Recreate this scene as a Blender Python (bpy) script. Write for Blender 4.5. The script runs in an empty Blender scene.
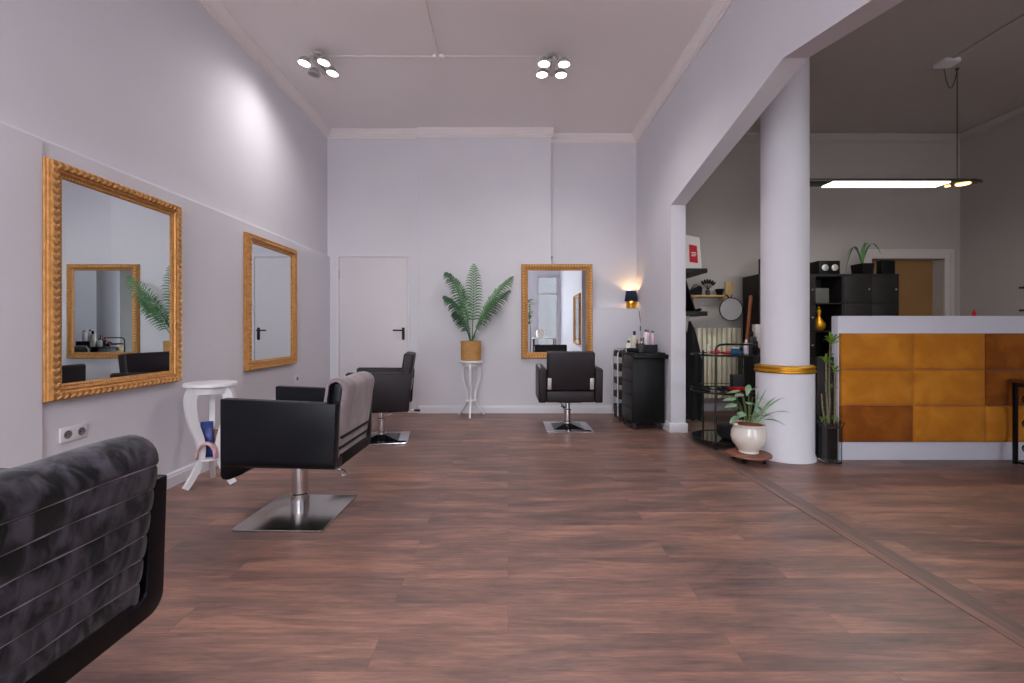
import bpy, bmesh, math, random
from mathutils import Vector, Matrix, Euler
random.seed(7)
PI = math.pi
SC = bpy.context.scene
COL = SC.collection
F, CX, HY, EYE = 455.0, 508.0, 330.0, 1.11

def srgb(r, g, b):
    def f(c):
        c /= 255.0
        return c/12.92 if c <= 0.04045 else ((c+0.055)/1.055)**2.4
    return (f(r), f(g), f(b), 1.0)

# ------------------------------------------------------------------ materials
def base_mat(name):
    m = bpy.data.materials.new(name)
    m.use_nodes = True
    nt = m.node_tree
    return m, nt, nt.nodes['Principled BSDF'], nt.nodes, nt.links

def mat(name, col, rough=0.5, metal=0.0, var=0.06, scale=12.0, bump=0.0, bscale=None, spec=0.5,
        sheen=0.0, coat=0.0, trans=0.0, ior=1.45, stretch=(1, 1, 1), emit=None, estr=0.0):
    m, nt, b, N, L = base_mat(name)
    tc = N.new('ShaderNodeTexCoord')
    mp = N.new('ShaderNodeMapping'); mp.inputs['Scale'].default_value = stretch
    L.new(tc.outputs['Object'], mp.inputs['Vector'])
    nz = N.new('ShaderNodeTexNoise'); nz.inputs['Scale'].default_value = scale; nz.inputs['Detail'].default_value = 5
    L.new(mp.outputs['Vector'], nz.inputs['Vector'])
    cr = N.new('ShaderNodeValToRGB')
    cr.color_ramp.elements[0].position = 0.3; cr.color_ramp.elements[1].position = 0.7
    cr.color_ramp.elements[0].color = tuple(max(0, c*(1-var)) for c in col[:3]) + (1,)
    cr.color_ramp.elements[1].color = tuple(min(1, c*(1+var)) for c in col[:3]) + (1,)
    L.new(nz.outputs['Fac'], cr.inputs['Fac'])
    L.new(cr.outputs['Color'], b.inputs['Base Color'])
    b.inputs['Roughness'].default_value = rough
    b.inputs['Metallic'].default_value = metal
    b.inputs['Specular IOR Level'].default_value = spec
    b.inputs['IOR'].default_value = ior
    if sheen:
        b.inputs['Sheen Weight'].default_value = sheen; b.inputs['Sheen Roughness'].default_value = 0.35
    if coat:
        b.inputs['Coat Weight'].default_value = coat; b.inputs['Coat Roughness'].default_value = 0.15
    if trans:
        b.inputs['Transmission Weight'].default_value = trans
    if emit:
        b.inputs['Emission Color'].default_value = emit; b.inputs['Emission Strength'].default_value = estr
    if bump:
        n2 = N.new('ShaderNodeTexNoise'); n2.inputs['Scale'].default_value = bscale or scale*4; n2.inputs['Detail'].default_value = 4
        L.new(mp.outputs['Vector'], n2.inputs['Vector'])
        bp = N.new('ShaderNodeBump'); bp.inputs['Strength'].default_value = bump; bp.inputs['Distance'].default_value = 0.01
        L.new(n2.outputs['Fac'], bp.inputs['Height']); L.new(bp.outputs['Normal'], b.inputs['Normal'])
    return m

def floor_mat():
    m, nt, b, N, L = base_mat('wood_planks')
    tc = N.new('ShaderNodeTexCoord')
    br = N.new('ShaderNodeTexBrick')
    br.offset = 0.37; br.offset_frequency = 2; br.squash = 1.0
    br.inputs['Scale'].default_value = 1.0
    br.inputs['Brick Width'].default_value = 1.25; br.inputs['Row Height'].default_value = 0.185
    br.inputs['Mortar Size'].default_value = 0.0012; br.inputs['Mortar Smooth'].default_value = 0.3
    br.inputs['Color1'].default_value = (0.0, 0.0, 0.0, 1); br.inputs['Color2'].default_value = (1, 1, 1, 1)
    br.inputs['Mortar'].default_value = (0.5, 0.5, 0.5, 1)
    L.new(tc.outputs['Object'], br.inputs['Vector'])
    # shift the grain of every plank by its own random tone
    sep = N.new('ShaderNodeSeparateColor'); L.new(br.outputs['Color'], sep.inputs['Color'])
    mul = N.new('ShaderNodeMath'); mul.operation = 'MULTIPLY'; mul.inputs[1].default_value = 37.0
    L.new(sep.outputs[0], mul.inputs[0])
    cmb = N.new('ShaderNodeCombineXYZ'); L.new(mul.outputs[0], cmb.inputs['X']); L.new(mul.outputs[0], cmb.inputs['Z'])
    add = N.new('ShaderNodeVectorMath'); add.operation = 'ADD'
    L.new(tc.outputs['Object'], add.inputs[0]); L.new(cmb.outputs[0], add.inputs[1])
    def noise(sx, sy, sc, det, dist=0.0):
        mp = N.new('ShaderNodeMapping'); mp.inputs['Scale'].default_value = (sx, sy, 1)
        L.new(add.outputs[0], mp.inputs['Vector'])
        n = N.new('ShaderNodeTexNoise'); n.inputs['Scale'].default_value = sc; n.inputs['Detail'].default_value = det
        n.inputs['Distortion'].default_value = dist; n.inputs['Roughness'].default_value = 0.62
        L.new(mp.outputs[0], n.inputs['Vector']); return n
    big = noise(0.9, 4.5, 1.6, 5, 0.6)
    mid = noise(1.8, 20, 3.0, 7, 0.5)
    fine = noise(2.5, 60, 6.0, 4)
    cr = N.new('ShaderNodeValToRGB'); e = cr.color_ramp.elements
    e[0].position = 0.30; e[0].color = srgb(102, 86, 82)
    e[1].position = 0.70; e[1].color = srgb(172, 129, 111)
    k = e.new(0.5); k.color = srgb(136, 105, 95)
    L.new(big.outputs['Fac'], cr.inputs['Fac'])
    cr2 = N.new('ShaderNodeValToRGB'); e = cr2.color_ramp.elements
    e[0].position = 0.32; e[0].color = (0.72, 0.73, 0.76, 1); e[1].position = 0.68; e[1].color = (1.22, 1.18, 1.15, 1)
    L.new(mid.outputs['Fac'], cr2.inputs['Fac'])
    cr3 = N.new('ShaderNodeValToRGB'); e = cr3.color_ramp.elements
    e[0].position = 0.3; e[0].color = (0.80, 0.80, 0.80, 1); e[1].position = 0.7; e[1].color = (1.12, 1.12, 1.12, 1)
    L.new(fine.outputs['Fac'], cr3.inputs['Fac'])
    cr4 = N.new('ShaderNodeValToRGB'); e = cr4.color_ramp.elements
    e[0].position = 0.0; e[0].color = (0.86, 0.87, 0.90, 1); e[1].position = 1.0; e[1].color = (1.1, 1.07, 1.04, 1)
    L.new(sep.outputs[0], cr4.inputs['Fac'])
    def mult(a, c):
        x = N.new('ShaderNodeMix'); x.data_type = 'RGBA'; x.blend_type = 'MULTIPLY'; x.inputs[0].default_value = 1.0
        L.new(a, x.inputs[6]); L.new(c, x.inputs[7]); return x.outputs[2]
    c = mult(mult(mult(cr.outputs['Color'], cr2.outputs['Color']), cr3.outputs['Color']), cr4.outputs['Color'])
    mo = N.new('ShaderNodeMix'); mo.data_type = 'RGBA'; mo.inputs[7].default_value = srgb(52, 42, 42)
    L.new(br.outputs['Fac'], mo.inputs[0]); L.new(c, mo.inputs[6])
    # the joints are faint, not black
    mf = N.new('ShaderNodeMath'); mf.operation = 'MULTIPLY'; mf.inputs[1].default_value = 0.35
    L.new(br.outputs['Fac'], mf.inputs[0]); L.new(mf.outputs[0], mo.inputs[0])
    L.new(mo.outputs[2], b.inputs['Base Color'])
    b.inputs['Roughness'].default_value = 0.40
    b.inputs['Specular IOR Level'].default_value = 0.45
    rr = N.new('ShaderNodeMapRange'); rr.inputs['To Min'].default_value = 0.26; rr.inputs['To Max'].default_value = 0.52
    L.new(mid.outputs['Fac'], rr.inputs['Value']); L.new(rr.outputs[0], b.inputs['Roughness'])
    bp = N.new('ShaderNodeBump'); bp.inputs['Strength'].default_value = 0.12; bp.inputs['Distance'].default_value = 0.004
    L.new(fine.outputs['Fac'], bp.inputs['Height']); L.new(bp.outputs['Normal'], b.inputs['Normal'])
    return m

def velvet(name, lo, hi, sheen=0.5, sc=(9, 9, 5)):
    m, nt, b, N, L = base_mat(name)
    tc = N.new('ShaderNodeTexCoord')
    mp = N.new('ShaderNodeMapping'); mp.inputs['Scale'].default_value = sc
    mp.inputs['Rotation'].default_value = (0.5, 0.2, 0.3)
    L.new(tc.outputs['Object'], mp.inputs['Vector'])
    n = N.new('ShaderNodeTexNoise'); n.inputs['Scale'].default_value = 1.0; n.inputs['Detail'].default_value = 5
    n.inputs['Distortion'].default_value = 0.5
    L.new(mp.outputs[0], n.inputs['Vector'])
    cr = N.new('ShaderNodeValToRGB'); e = cr.color_ramp.elements
    e[0].position = 0.42; e[0].color = lo; e[1].position = 0.64; e[1].color = hi
    L.new(n.outputs['Fac'], cr.inputs['Fac']); L.new(cr.outputs[0], b.inputs['Base Color'])
    b.inputs['Roughness'].default_value = 0.8; b.inputs['Sheen Weight'].default_value = sheen
    b.inputs['Sheen Roughness'].default_value = 0.4; b.inputs['Specular IOR Level'].default_value = 0.15
    n2 = N.new('ShaderNodeTexNoise'); n2.inputs['Scale'].default_value = 300
    L.new(tc.outputs['Object'], n2.inputs['Vector'])
    bp = N.new('ShaderNodeBump'); bp.inputs['Strength'].default_value = 0.15; bp.inputs['Distance'].default_value = 0.003
    L.new(n2.outputs['Fac'], bp.inputs['Height']); L.new(bp.outputs['Normal'], b.inputs['Normal'])
    return m

def emis(name, col, strength):
    m, nt, b, N, L = base_mat(name)
    b.inputs['Base Color'].default_value = (0.8, 0.8, 0.8, 1)
    b.inputs['Emission Color'].default_value = col; b.inputs['Emission Strength'].default_value = strength
    return m

def thin_glass(name, col, gl=0.05):
    m, nt, b, N, L = base_mat(name)
    nt.nodes.remove(b); out = N['Material Output']
    t = N.new('ShaderNodeBsdfTransparent'); t.inputs[0].default_value = col
    g = N.new('ShaderNodeBsdfGlossy'); g.inputs['Roughness'].default_value = 0.02
    x = N.new('ShaderNodeMixShader'); x.inputs[0].default_value = gl
    L.new(t.outputs[0], x.inputs[1]); L.new(g.outputs[0], x.inputs[2]); L.new(x.outputs[0], out.inputs['Surface'])
    return m

M = {}
M['pane'] = thin_glass('window_pane', (0.95, 0.98, 1, 1))
M['pane_dim'] = thin_glass('dimmed_pane', (0.27, 0.27, 0.285, 1))  # door glass darkened so the strong sky looks dim in the back mirror
M['wall'] = mat('wall_paint', srgb(220, 219, 226), 0.75, var=0.015, scale=2.0, bump=0.06, bscale=60, spec=0.25)
M['wall_dim'] = mat('wall_paint_dimmed', srgb(182, 175, 171), 0.8, var=0.02, scale=2.0, bump=0.06, bscale=60, spec=0.2)  # paint darkened to stand for the dimmer light on the reception side
M['ceil'] = mat('ceiling_paint', srgb(242, 236, 236), 0.9, var=0.015, scale=1.0, spec=0.2)
M['frame_warm'] = mat('door_frame_paint', srgb(208, 200, 196), 0.5, var=0.01)
M['trim'] = mat('trim_paint', srgb(224, 223, 229), 0.45, var=0.01)
M['door'] = mat('door_paint', srgb(218, 214, 219), 0.45, var=0.01, scale=3)
M['floor'] = floor_mat()
M['strip'] = mat('transition_strip', srgb(130, 100, 90), 0.42, var=0.25, scale=3, stretch=(12, 1.2, 1))
M['strip_dark'] = mat('transition_strip_dark', srgb(112, 90, 84), 0.42, var=0.2, scale=3, stretch=(12, 1.2, 1))
M['gold'] = mat('gilded_wood', srgb(196, 140, 80), 0.38, 0.45, var=0.25, scale=30, bump=0.3, bscale=160)
M['goldpaint'] = mat('gold_paint', srgb(205, 148, 40), 0.35, 0.7, var=0.15, scale=20)
M['gilt_highlight'] = mat('highlight_gilding', srgb(224, 178, 118), 0.32, 0.55, var=0.12, scale=60)  # paler gold paints highlights on carving and beading above the darker frame
M['mirror'] = mat('mirror_glass', (0.75, 0.81, 0.83, 1), 0.0, 1.0, var=0.0)
M['leather'] = mat('black_leather', srgb(10, 12, 18), 0.33, var=0.12, scale=40, bump=0.06, bscale=350, spec=0.28)
M['leather_matt'] = mat('black_leather_matt', srgb(12, 12, 14), 0.45, var=0.12, scale=40, bump=0.08, bscale=300, spec=0.22)
M['brown_leather'] = mat('brown_leather', srgb(37, 29, 33), 0.45, var=0.10, scale=40, bump=0.06, bscale=300, spec=0.35)
M['velvet_dark'] = velvet('charcoal_velvet', srgb(16, 15, 18), srgb(70, 67, 77), 0.22, (26, 20, 11))
M['velvet_seam'] = mat('velvet_seam', srgb(140, 136, 144), 0.8, sheen=0.5)
M['cover'] = velvet('grey_velvet', srgb(126, 114, 117), srgb(150, 137, 141), 0.4)
M['cover_seam'] = mat('cover_seam_dark', srgb(24, 24, 26), 0.8)
M['steel'] = mat('brushed_steel', srgb(190, 188, 184), 0.24, 1.0, var=0.08, scale=20, stretch=(1, 30, 1))
M['chrome'] = mat('chrome', srgb(215, 215, 218), 0.10, 1.0, var=0.02)
M['silver'] = mat('satin_silver', srgb(196, 192, 190), 0.4, 0.5, var=0.1, scale=60)
M['black'] = mat('black_plastic', srgb(13, 13, 15), 0.45, var=0.1, spec=0.28)
M['blackmetal'] = mat('black_metal', srgb(18, 18, 19), 0.35, 0.3, var=0.1)
M['blackwood'] = mat('black_wood', srgb(31, 28, 29), 0.5, var=0.25, scale=6, stretch=(1, 1, 14))
M['darkcloth'] = mat('black_cloth', srgb(18, 18, 20), 0.9, var=0.3, scale=20, bump=0.5, bscale=20)
M['white'] = mat('white_lacquer', srgb(232, 231, 234), 0.35, var=0.01)
M['whitedesk'] = mat('counter_white', srgb(214, 214, 226), 0.4, var=0.01)
M['ochre'] = velvet('ochre_velvet', srgb(188, 117, 32), srgb(206, 134, 42), 0.25, (5, 5, 5))
M['ochre_dark'] = velvet('rust_ochre_velvet', srgb(134, 72, 18), srgb(158, 92, 28), 0.25, (5, 5, 5))
M['green'] = mat('palm_green', srgb(84, 128, 82), 0.5, var=0.35, scale=14)
M['green_dark'] = mat('palm_green_dark', srgb(56, 94, 66), 0.5, var=0.3, scale=14)
M['green_yellow'] = mat('leaf_green', srgb(112, 150, 52), 0.5, var=0.3, scale=14)  # yellowish green of the bamboo and window plant leaves
M['green_pale'] = mat('pale_leaf_green', srgb(132, 164, 130), 0.45, var=0.25, scale=22)
M['stem'] = mat('stem_green', srgb(104, 120, 78), 0.6, var=0.25, scale=20)
M['cane'] = mat('cane_stem', srgb(120, 112, 84), 0.6, var=0.35, scale=40)
M['rattan'] = mat('rattan', srgb(196, 148, 88), 0.6, var=0.2, scale=8, stretch=(1, 1, 12), bump=0.3, bscale=20)
M['soil'] = mat('soil', srgb(66, 44, 34), 0.95, var=0.4, scale=60, bump=0.6, bscale=90)
M['clay'] = mat('clay_soil', srgb(150, 78, 48), 0.9, var=0.3, scale=50, bump=0.5, bscale=80)
M['ceramic'] = mat('cream_ceramic', srgb(226, 218, 208), 0.25, var=0.03, coat=0.4)
M['dolly'] = mat('dolly_wood', srgb(146, 96, 78), 0.5, var=0.2, scale=8, stretch=(1, 8, 1))
M['pine'] = mat('pine_wood', srgb(196, 160, 104), 0.5, var=0.15, scale=8, stretch=(8, 1, 1))
M['lath'] = mat('lath_wood', srgb(150, 84, 46), 0.5, var=0.2, scale=8, stretch=(1, 1, 8))
M['tablewood'] = mat('table_wood', srgb(116, 72, 48), 0.5, var=0.2, scale=8, stretch=(8, 1, 1))
M['radiator'] = mat('radiator_enamel', srgb(238, 230, 204), 0.4, var=0.03)
M['browndoor'] = mat('brown_door', srgb(150, 112, 68), 0.55, var=0.12, scale=2.2, stretch=(1, 1, 0.7))
M['brownpanel'] = mat('dark_brown_panel', srgb(30, 20, 21), 0.5, var=0.1)
M['navy'] = mat('navy_fabric', srgb(30, 40, 66), 0.85, var=0.15, scale=60)
M['red'] = mat('red_print', srgb(196, 22, 34), 0.6, var=0.05)
M['redcloth'] = mat('red_cloth', srgb(186, 20, 34), 0.85, var=0.2, bump=0.4)
M['pinkred'] = mat('pink_red_plastic', srgb(200, 40, 66), 0.45)
M['bluecloth'] = mat('blue_plastic', srgb(44, 96, 140), 0.5)
M['paper'] = mat('paper_white', srgb(228, 222, 218), 0.7, var=0.02)
M['magblue'] = mat('magazine_blue', srgb(50, 70, 140), 0.4, var=0.5, scale=22)
M['magpink'] = mat('magazine_pink', srgb(210, 170, 175), 0.4, var=0.35, scale=30)
M['magbrown'] = mat('magazine_brown', srgb(130, 92, 86), 0.4, var=0.5, scale=25)
M['bottle'] = mat('bottle_white', srgb(222, 214, 220), 0.3, var=0.03)
M['bottlepink'] = mat('bottle_pink', srgb(206, 176, 190), 0.3, var=0.03)
M['cream'] = mat('cream_plastic', srgb(206, 208, 186), 0.4)
M['darkgrey'] = mat('dark_grey_plastic', srgb(56, 56, 58), 0.5)
M['midgrey'] = mat('mid_grey_fabric', srgb(84, 82, 80), 0.8)
M['socket'] = mat('socket_plastic', srgb(226, 224, 226), 0.3)
M['sockethole'] = mat('socket_recess', srgb(120, 118, 122), 0.5)
M['bulb'] = emis('lit_bulb', (1, 0.97, 0.92, 1), 14)
M['bulb_off'] = mat('unlit_bulb', srgb(150, 150, 160), 0.15, 0.4)
M['led'] = emis('led_panel', (1.0, 1.0, 0.93, 1), 7)
M['warmbulb'] = emis('warm_bulb', (1.0, 0.50, 0.14, 1), 6)
M['lampgrey'] = mat('lamp_grey_metal', srgb(92, 90, 82), 0.35, 0.7)
M['glass'] = mat('clear_glass', (0.93, 0.96, 0.96, 1), 0.02, 0, var=0, trans=1.0, ior=1.45)
M['smoke'] = mat('smoked_glass', srgb(40, 40, 44), 0.08, 0.2, var=0.02)
M['pavement'] = mat('pavement', srgb(215, 208, 202), 0.9, var=0.1)  # unseen street ground, made pale to bounce daylight up onto the ceiling

# ------------------------------------------------------------------ mesh builder
class MB:
    def __init__(s): s.bm = bmesh.new()
    def _xf(s, vs, rot, loc):
        if rot is not None:
            R = rot if isinstance(rot, Matrix) else Euler(rot).to_matrix()
            for v in vs: v.co = R @ v.co
        for v in vs: v.co += Vector(loc)
    def box(s, x0, x1, y0, y1, z0, z1, bev=0.0, seg=2, rot=None, piv=None):
        c = Vector(((x0+x1)/2, (y0+y1)/2, (z0+z1)/2))
        r = bmesh.ops.create_cube(s.bm, size=1.0); vs = r['verts']
        for v in vs: v.co = Vector((v.co.x*(x1-x0), v.co.y*(y1-y0), v.co.z*(z1-z0)))
        if bev > 0:
            es = list({e for v in vs for e in v.link_edges})
            rb = bmesh.ops.bevel(s.bm, geom=es, offset=bev, segments=seg, profile=0.5, affect='EDGES')
            vs = list({v for f in rb['faces'] for v in f.verts} | {v for v in vs if v.is_valid})
        if rot is not None:
            R = Euler(rot).to_matrix(); p = Vector(piv) - c if piv else Vector((0, 0, 0))
            for v in vs: v.co = R @ (v.co - p) + p
        for v in vs: v.co += c
        return s
    def lathe(s, prof, loc=(0, 0, 0), seg=28, rot=None, cap=True, sx=1.0, sy=1.0):
        rings = []; allv = []
        for r, z in prof:
            ring = [s.bm.verts.new((max(r, 1e-4)*math.cos(2*PI*i/seg)*sx, max(r, 1e-4)*math.sin(2*PI*i/seg)*sy, z)) for i in range(seg)]
            rings.append(ring); allv += ring
        for a, b in zip(rings, rings[1:]):
            for i in range(seg):
                j = (i+1) % seg
                s.bm.faces.new((a[i], a[j], b[j], b[i]))
        if cap:
            s.bm.faces.new(list(reversed(rings[0]))); s.bm.faces.new(rings[-1])
        s._xf(allv, rot, loc); return s
    def cyl(s, p0, p1, r0, r1=None, seg=16):
        p0 = Vector(p0); p1 = Vector(p1); d = p1-p0
        q = Vector((0, 0, 1)).rotation_difference(d.normalized()).to_matrix()
        return s.lathe([(r0, 0), (r1 if r1 is not None else r0, d.length)], p0, seg, q)
    def tube(s, pts, r, seg=8, closed=False, flat=1.0):
        pts = [Vector(p) for p in pts]; n = len(pts); rings = []; up = None
        for i, p in enumerate(pts):
            a = pts[(i-1) % n] if (closed or i) else pts[0]
            b = pts[(i+1) % n] if (closed or i < n-1) else pts[-1]
            t = (b-a).normalized()
            if up is None:
                up = t.orthogonal().normalized()
            up = (up - t*up.dot(t)).normalized(); w = t.cross(up)
            rr = r[i] if isinstance(r, (list, tuple)) else r
            rings.append([s.bm.verts.new(p + (up*math.cos(2*PI*k/seg) + w*math.sin(2*PI*k/seg)*flat)*rr) for k in range(seg)])
        m = n if closed else n-1
        for i in range(m):
            A, B = rings[i], rings[(i+1) % n]
            for k in range(seg):
                j = (k+1) % seg
                s.bm.faces.new((A[k], A[j], B[j], B[k]))
        if not closed:
            s.bm.faces.new(list(reversed(rings[0]))); s.bm.faces.new(rings[-1])
        return s
    def prism(s, poly, axis, a0, a1, bev=0.0, seg=2, rot=None, loc=(0, 0, 0)):
        """poly: 2D points; axis 'x': (y,z), 'y': (x,z), 'z': (x,y)"""
        def mk(p, a):
            return {'x': (a, p[0], p[1]), 'y': (p[0], a, p[1]), 'z': (p[0], p[1], a)}[axis]
        A = [s.bm.verts.new(mk(p, a0)) for p in poly]; B = [s.bm.verts.new(mk(p, a1)) for p in poly]
        fs = [s.bm.faces.new(A), s.bm.faces.new(list(reversed(B)))]
        n = len(poly)
        for i in range(n):
            j = (i+1) % n
            fs.append(s.bm.faces.new((A[j], A[i], B[i], B[j])))
        vs = A+B
        bmesh.ops.recalc_face_normals(s.bm, faces=fs)
        if bev > 0:
            es = list({e for v in vs for e in v.link_edges})
            rb = bmesh.ops.bevel(s.bm, geom=es, offset=bev, segments=seg, profile=0.5, affect='EDGES', clamp_overlap=True)
            vs = list({v for f in rb['faces'] for v in f.verts} | {v for v in vs if v.is_valid})
        s._xf(vs, rot, loc); return s
    def ball(s, c, rx, ry=None, rz=None, u=10, v=7, rot=None):
        r = bmesh.ops.create_uvsphere(s.bm, u_segments=u, v_segments=v, radius=1.0); vs = r['verts']
        for w in vs: w.co = Vector((w.co.x*rx, w.co.y*(ry or rx), w.co.z*(rz or rx)))
        s._xf(vs, rot, c); return s
    def ribbon(s, pts, widths, side, fold=0.0, thick=0.0):
        """leaf blade along pts, width vector 'side' (Vector), a crease of depth fold"""
        rows = []
        for i, (p, w) in enumerate(zip(pts, widths)):
            p = Vector(p); t = (Vector(pts[min(i+1, len(pts)-1)]) - Vector(pts[max(i-1, 0)])).normalized()
            sd = (side - t*side.dot(t)).normalized(); nn = t.cross(sd)
            rows.append([s.bm.verts.new(p - sd*w + nn*fold*w), s.bm.verts.new(p), s.bm.verts.new(p + sd*w + nn*fold*w)])
        for a, b in zip(rows, rows[1:]):
            s.bm.faces.new((a[0], a[1], b[1], b[0])); s.bm.faces.new((a[1], a[2], b[2], b[1]))
        return s
    def build(s, name, m, parent=None, smooth=True, kind=None, label=None, cat=None, group=None, thick=0, loc=None, rotz=None, ang=35):
        me = bpy.data.meshes.new(name)
        bmesh.ops.recalc_face_normals(s.bm, faces=s.bm.faces[:]) if not thick else None
        s.bm.to_mesh(me); s.bm.free()
        me.materials.append(M[m] if isinstance(m, str) else m)
        if smooth:
            me.polygons.foreach_set('use_smooth', [True]*len(me.polygons))
            try: me.set_sharp_from_angle(angle=math.radians(ang))
            except Exception: pass
        o = bpy.data.objects.new(name, me); COL.objects.link(o)
        if parent is not None: o.parent = parent
        if thick:
            md = o.modifiers.new('thickness', 'SOLIDIFY'); md.thickness = thick
        if kind: o['kind'] = kind
        if label: o['label'] = label
        if cat: o['category'] = cat
        if group: o['group'] = group
        if loc: o.location = loc
        if rotz is not None: o.rotation_euler.z = rotz
        return o

def thing(name, label, cat, loc=(0, 0, 0), rz=0.0, group=None):
    o = bpy.data.objects.new(name, None); COL.objects.link(o)
    o.empty_display_size = 0.1
    o.location = loc; o.rotation_euler = (0, 0, rz); o['label'] = label; o['category'] = cat
    if group: o['group'] = group
    return o

def kids(o): return [c for c in bpy.data.objects if c.parent == o]
def copy_tree(o, parent=None):
    c = o.copy(); COL.objects.link(c)
    if parent is not None: c.parent = parent
    for ch in kids(o): copy_tree(ch, c)
    return c
def dup(root, loc, rz, label, group=None):
    c = copy_tree(root); c.location = loc; c.rotation_euler = (0, 0, rz); c['label'] = label
    if group: c['group'] = group
    return c

def bez(p0, p1, p2, n=8):
    p0, p1, p2 = Vector(p0), Vector(p1), Vector(p2)
    return [(p0*(1-t)**2 + p1*2*t*(1-t) + p2*t*t) for t in [i/n for i in range(n+1)]]
def rrect(x0, x1, y0, y1, r, n=5):
    pts = []
    for cx, cy, a in ((x1-r, y1-r, 0), (x0+r, y1-r, 90), (x0+r, y0+r, 180), (x1-r, y0+r, 270)):
        for i in range(n+1):
            t = math.radians(a + 90*i/n); pts.append((cx + r*math.cos(t), cy + r*math.sin(t)))
    return pts

# ------------------------------------------------------------------ the setting
XL, XR, XR2, XE = -2.39, 1.765, 1.925, 6.22
YB, YR, YF, ZC = 6.08, 6.26, -3.2, 3.78
MB().box(-2.7, 6.5, -3.5, 6.5, -0.1, 0.0).build('floor', 'floor', smooth=False, kind='structure')
cl_ = MB().box(-2.7, XR2-.08, -3.5, 6.5, ZC, ZC+0.1).build('ceiling', 'ceil', smooth=False, kind='structure')
MB().box(XR2-.08, 6.5, -3.5, 6.5, ZC, ZC+0.1).build('ceiling_reception', 'wall_dim', smooth=False, kind='structure')
mb = MB()
prof = [(-2.7, 0), (XL, 0), (XL, 2.085), (XL-0.004, 2.098), (XL-0.018, 2.104), (-2.425, 2.104), (-2.425, ZC), (-2.7, ZC)]
mb.prism(prof, 'y', YF-0.2, 6.3)
mb.box(XL-0.1, XL+0.014, YF, 2.325, 0, 2.085, 0.004)
mb.build('wall_left', 'wall', kind='structure', smooth=False)
mb = MB()
mb.box(-2.7, -1.235, YB+0.03, 6.5, 0, ZC)
mb.box(-1.235, -1.195, YB+0.012, 6.5, 0, ZC)
mb.box(-1.195, 0.575, YB, 6.5, 0, ZC, 0.004)
mb.box(0.575, XR2, YR, 6.5, 0, ZC)
mb.box(0.575, XR+0.02, YB, YR, 0, 1.395, 0.004)
mb.build('wall_back', 'wall', kind='structure', smooth=False)
# partition wall with the wide kinked opening
poly = [(YF-0.2, 0), (1.25, 0), (1.25, 2.52), (2.92, 2.855), (4.93, 2.464), (4.93, 0), (6.4, 0), (6.4, ZC), (YF-0.2, ZC)]
MB().prism(poly, 'x', XR, XR2).build('wall_right', 'wall', kind='structure', smooth=False)
mb = MB()   # back wall of the reception side, with the doorway
mb.box(XR2, 4.99, YR, 6.6, 0, ZC); mb.box(5.99, 6.5, YR, 6.6, 0, ZC); mb.box(4.99, 5.99, YR, 6.6, 2.09, ZC)
mb.build('wall_reception_back', 'wall_dim', kind='structure', smooth=False)
MB().box(XE, 6.5, YF-0.2, 6.5, 0, ZC).build('wall_reception_right', 'wall_dim', kind='structure', smooth=False)
# street front with openings
mb = MB()
y0, y1 = YF-0.2, YF
def front(x0, x1, holes):
    xs = x0
    for hx0, hx1, hz0, hz1 in holes:
        mb.box(xs, hx0, y0, y1, 0, ZC)
        if hz0 > 0: mb.box(hx0, hx1, y0, y1, 0, hz0)
        mb.box(hx0, hx1, y0, y1, hz1, ZC)
        xs = hx1
    mb.box(xs, x1, y0, y1, 0, ZC)
HOLES = [(-2.2, 0.6, 0.35, 3.45), (0.97, 1.70, 0.0, 2.95), (2.6, 5.6, 0.5, 2.25)]
front(-2.7, 6.5, HOLES)
mb.build('wall_front', 'wall', kind='structure', smooth=False)
for i, (a, b, c, d) in enumerate(HOLES):
    isdoor = (i == 1)
    root = thing('door_3' if isdoor else 'window_%d' % (1 if i == 0 else 2), 'glazed shop door with a transom' if isdoor else 'large shop window', 'door' if isdoor else 'window')
    root['kind'] = 'structure'
    fr = MB(); t = 0.06
    fr.box(a, a+t, y0+.05, y1-.05, c, d); fr.box(b-t, b, y0+.05, y1-.05, c, d)
    fr.box(a+t, b-t, y0+.05, y1-.05, d-t, d); fr.box(a+t, b-t, y0+.05, y1-.05, c, c+(0.3 if isdoor else t))
    if isdoor: fr.box(a+t, b-t, y0+.05, y1-.05, 2.3, 2.37)
    else:
        n = 2 if i == 0 else 3
        for k in range(1, n):
            x = a + (b-a)*k/n; fr.box(x-.03, x+.03, y0+.05, y1-.05, c+t, d-t)
    o = fr.build('window_frame', 'trim', root, smooth=False)
    MB().box(a+t, b-t, y0+.1, y0+.106, c+t, d-t).build('window_pane', 'pane_dim' if isdoor else 'pane', root, smooth=False)
MB().box(-12, 14, -16, -3.5, -0.15, -0.02).build('pavement_bounce', 'pavement', smooth=False, kind='structure')

# cornices
def cornice(name, pts, d, a0, a1, axis, sgn, m='trim'):
    # stepped profile hanging from the ceiling: d = wall coordinate, sgn = direction into the room
    pr = [(d, ZC), (d+sgn*.085, ZC), (d+sgn*.085, ZC-.014), (d+sgn*.066, ZC-.03), (d+sgn*.05, ZC-.052), (d+sgn*.03, ZC-.066), (d+sgn*.028, ZC-.08), (d+sgn*.012, ZC-.084), (d+sgn*.012, ZC-.10), (d, ZC-.10)]
    MB().prism(pr, axis, a0, a1).build(name, m, kind='structure', smooth=False)
cornice('trim_1', 0, -2.425, YF, YB+.03, 'y', 1, 'ceil')
cornice('trim_2', 0, XR, YF, YR, 'y', -1, 'ceil')
cornice('trim_3', 0, YB, -1.195, 0.575+.03, 'x', -1, 'ceil')
cornice('trim_4', 0, YB+.03, -2.42, -1.195, 'x', -1, 'ceil')
cornice('trim_5', 0, YR, 0.575, XR, 'x', -1, 'ceil')
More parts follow.
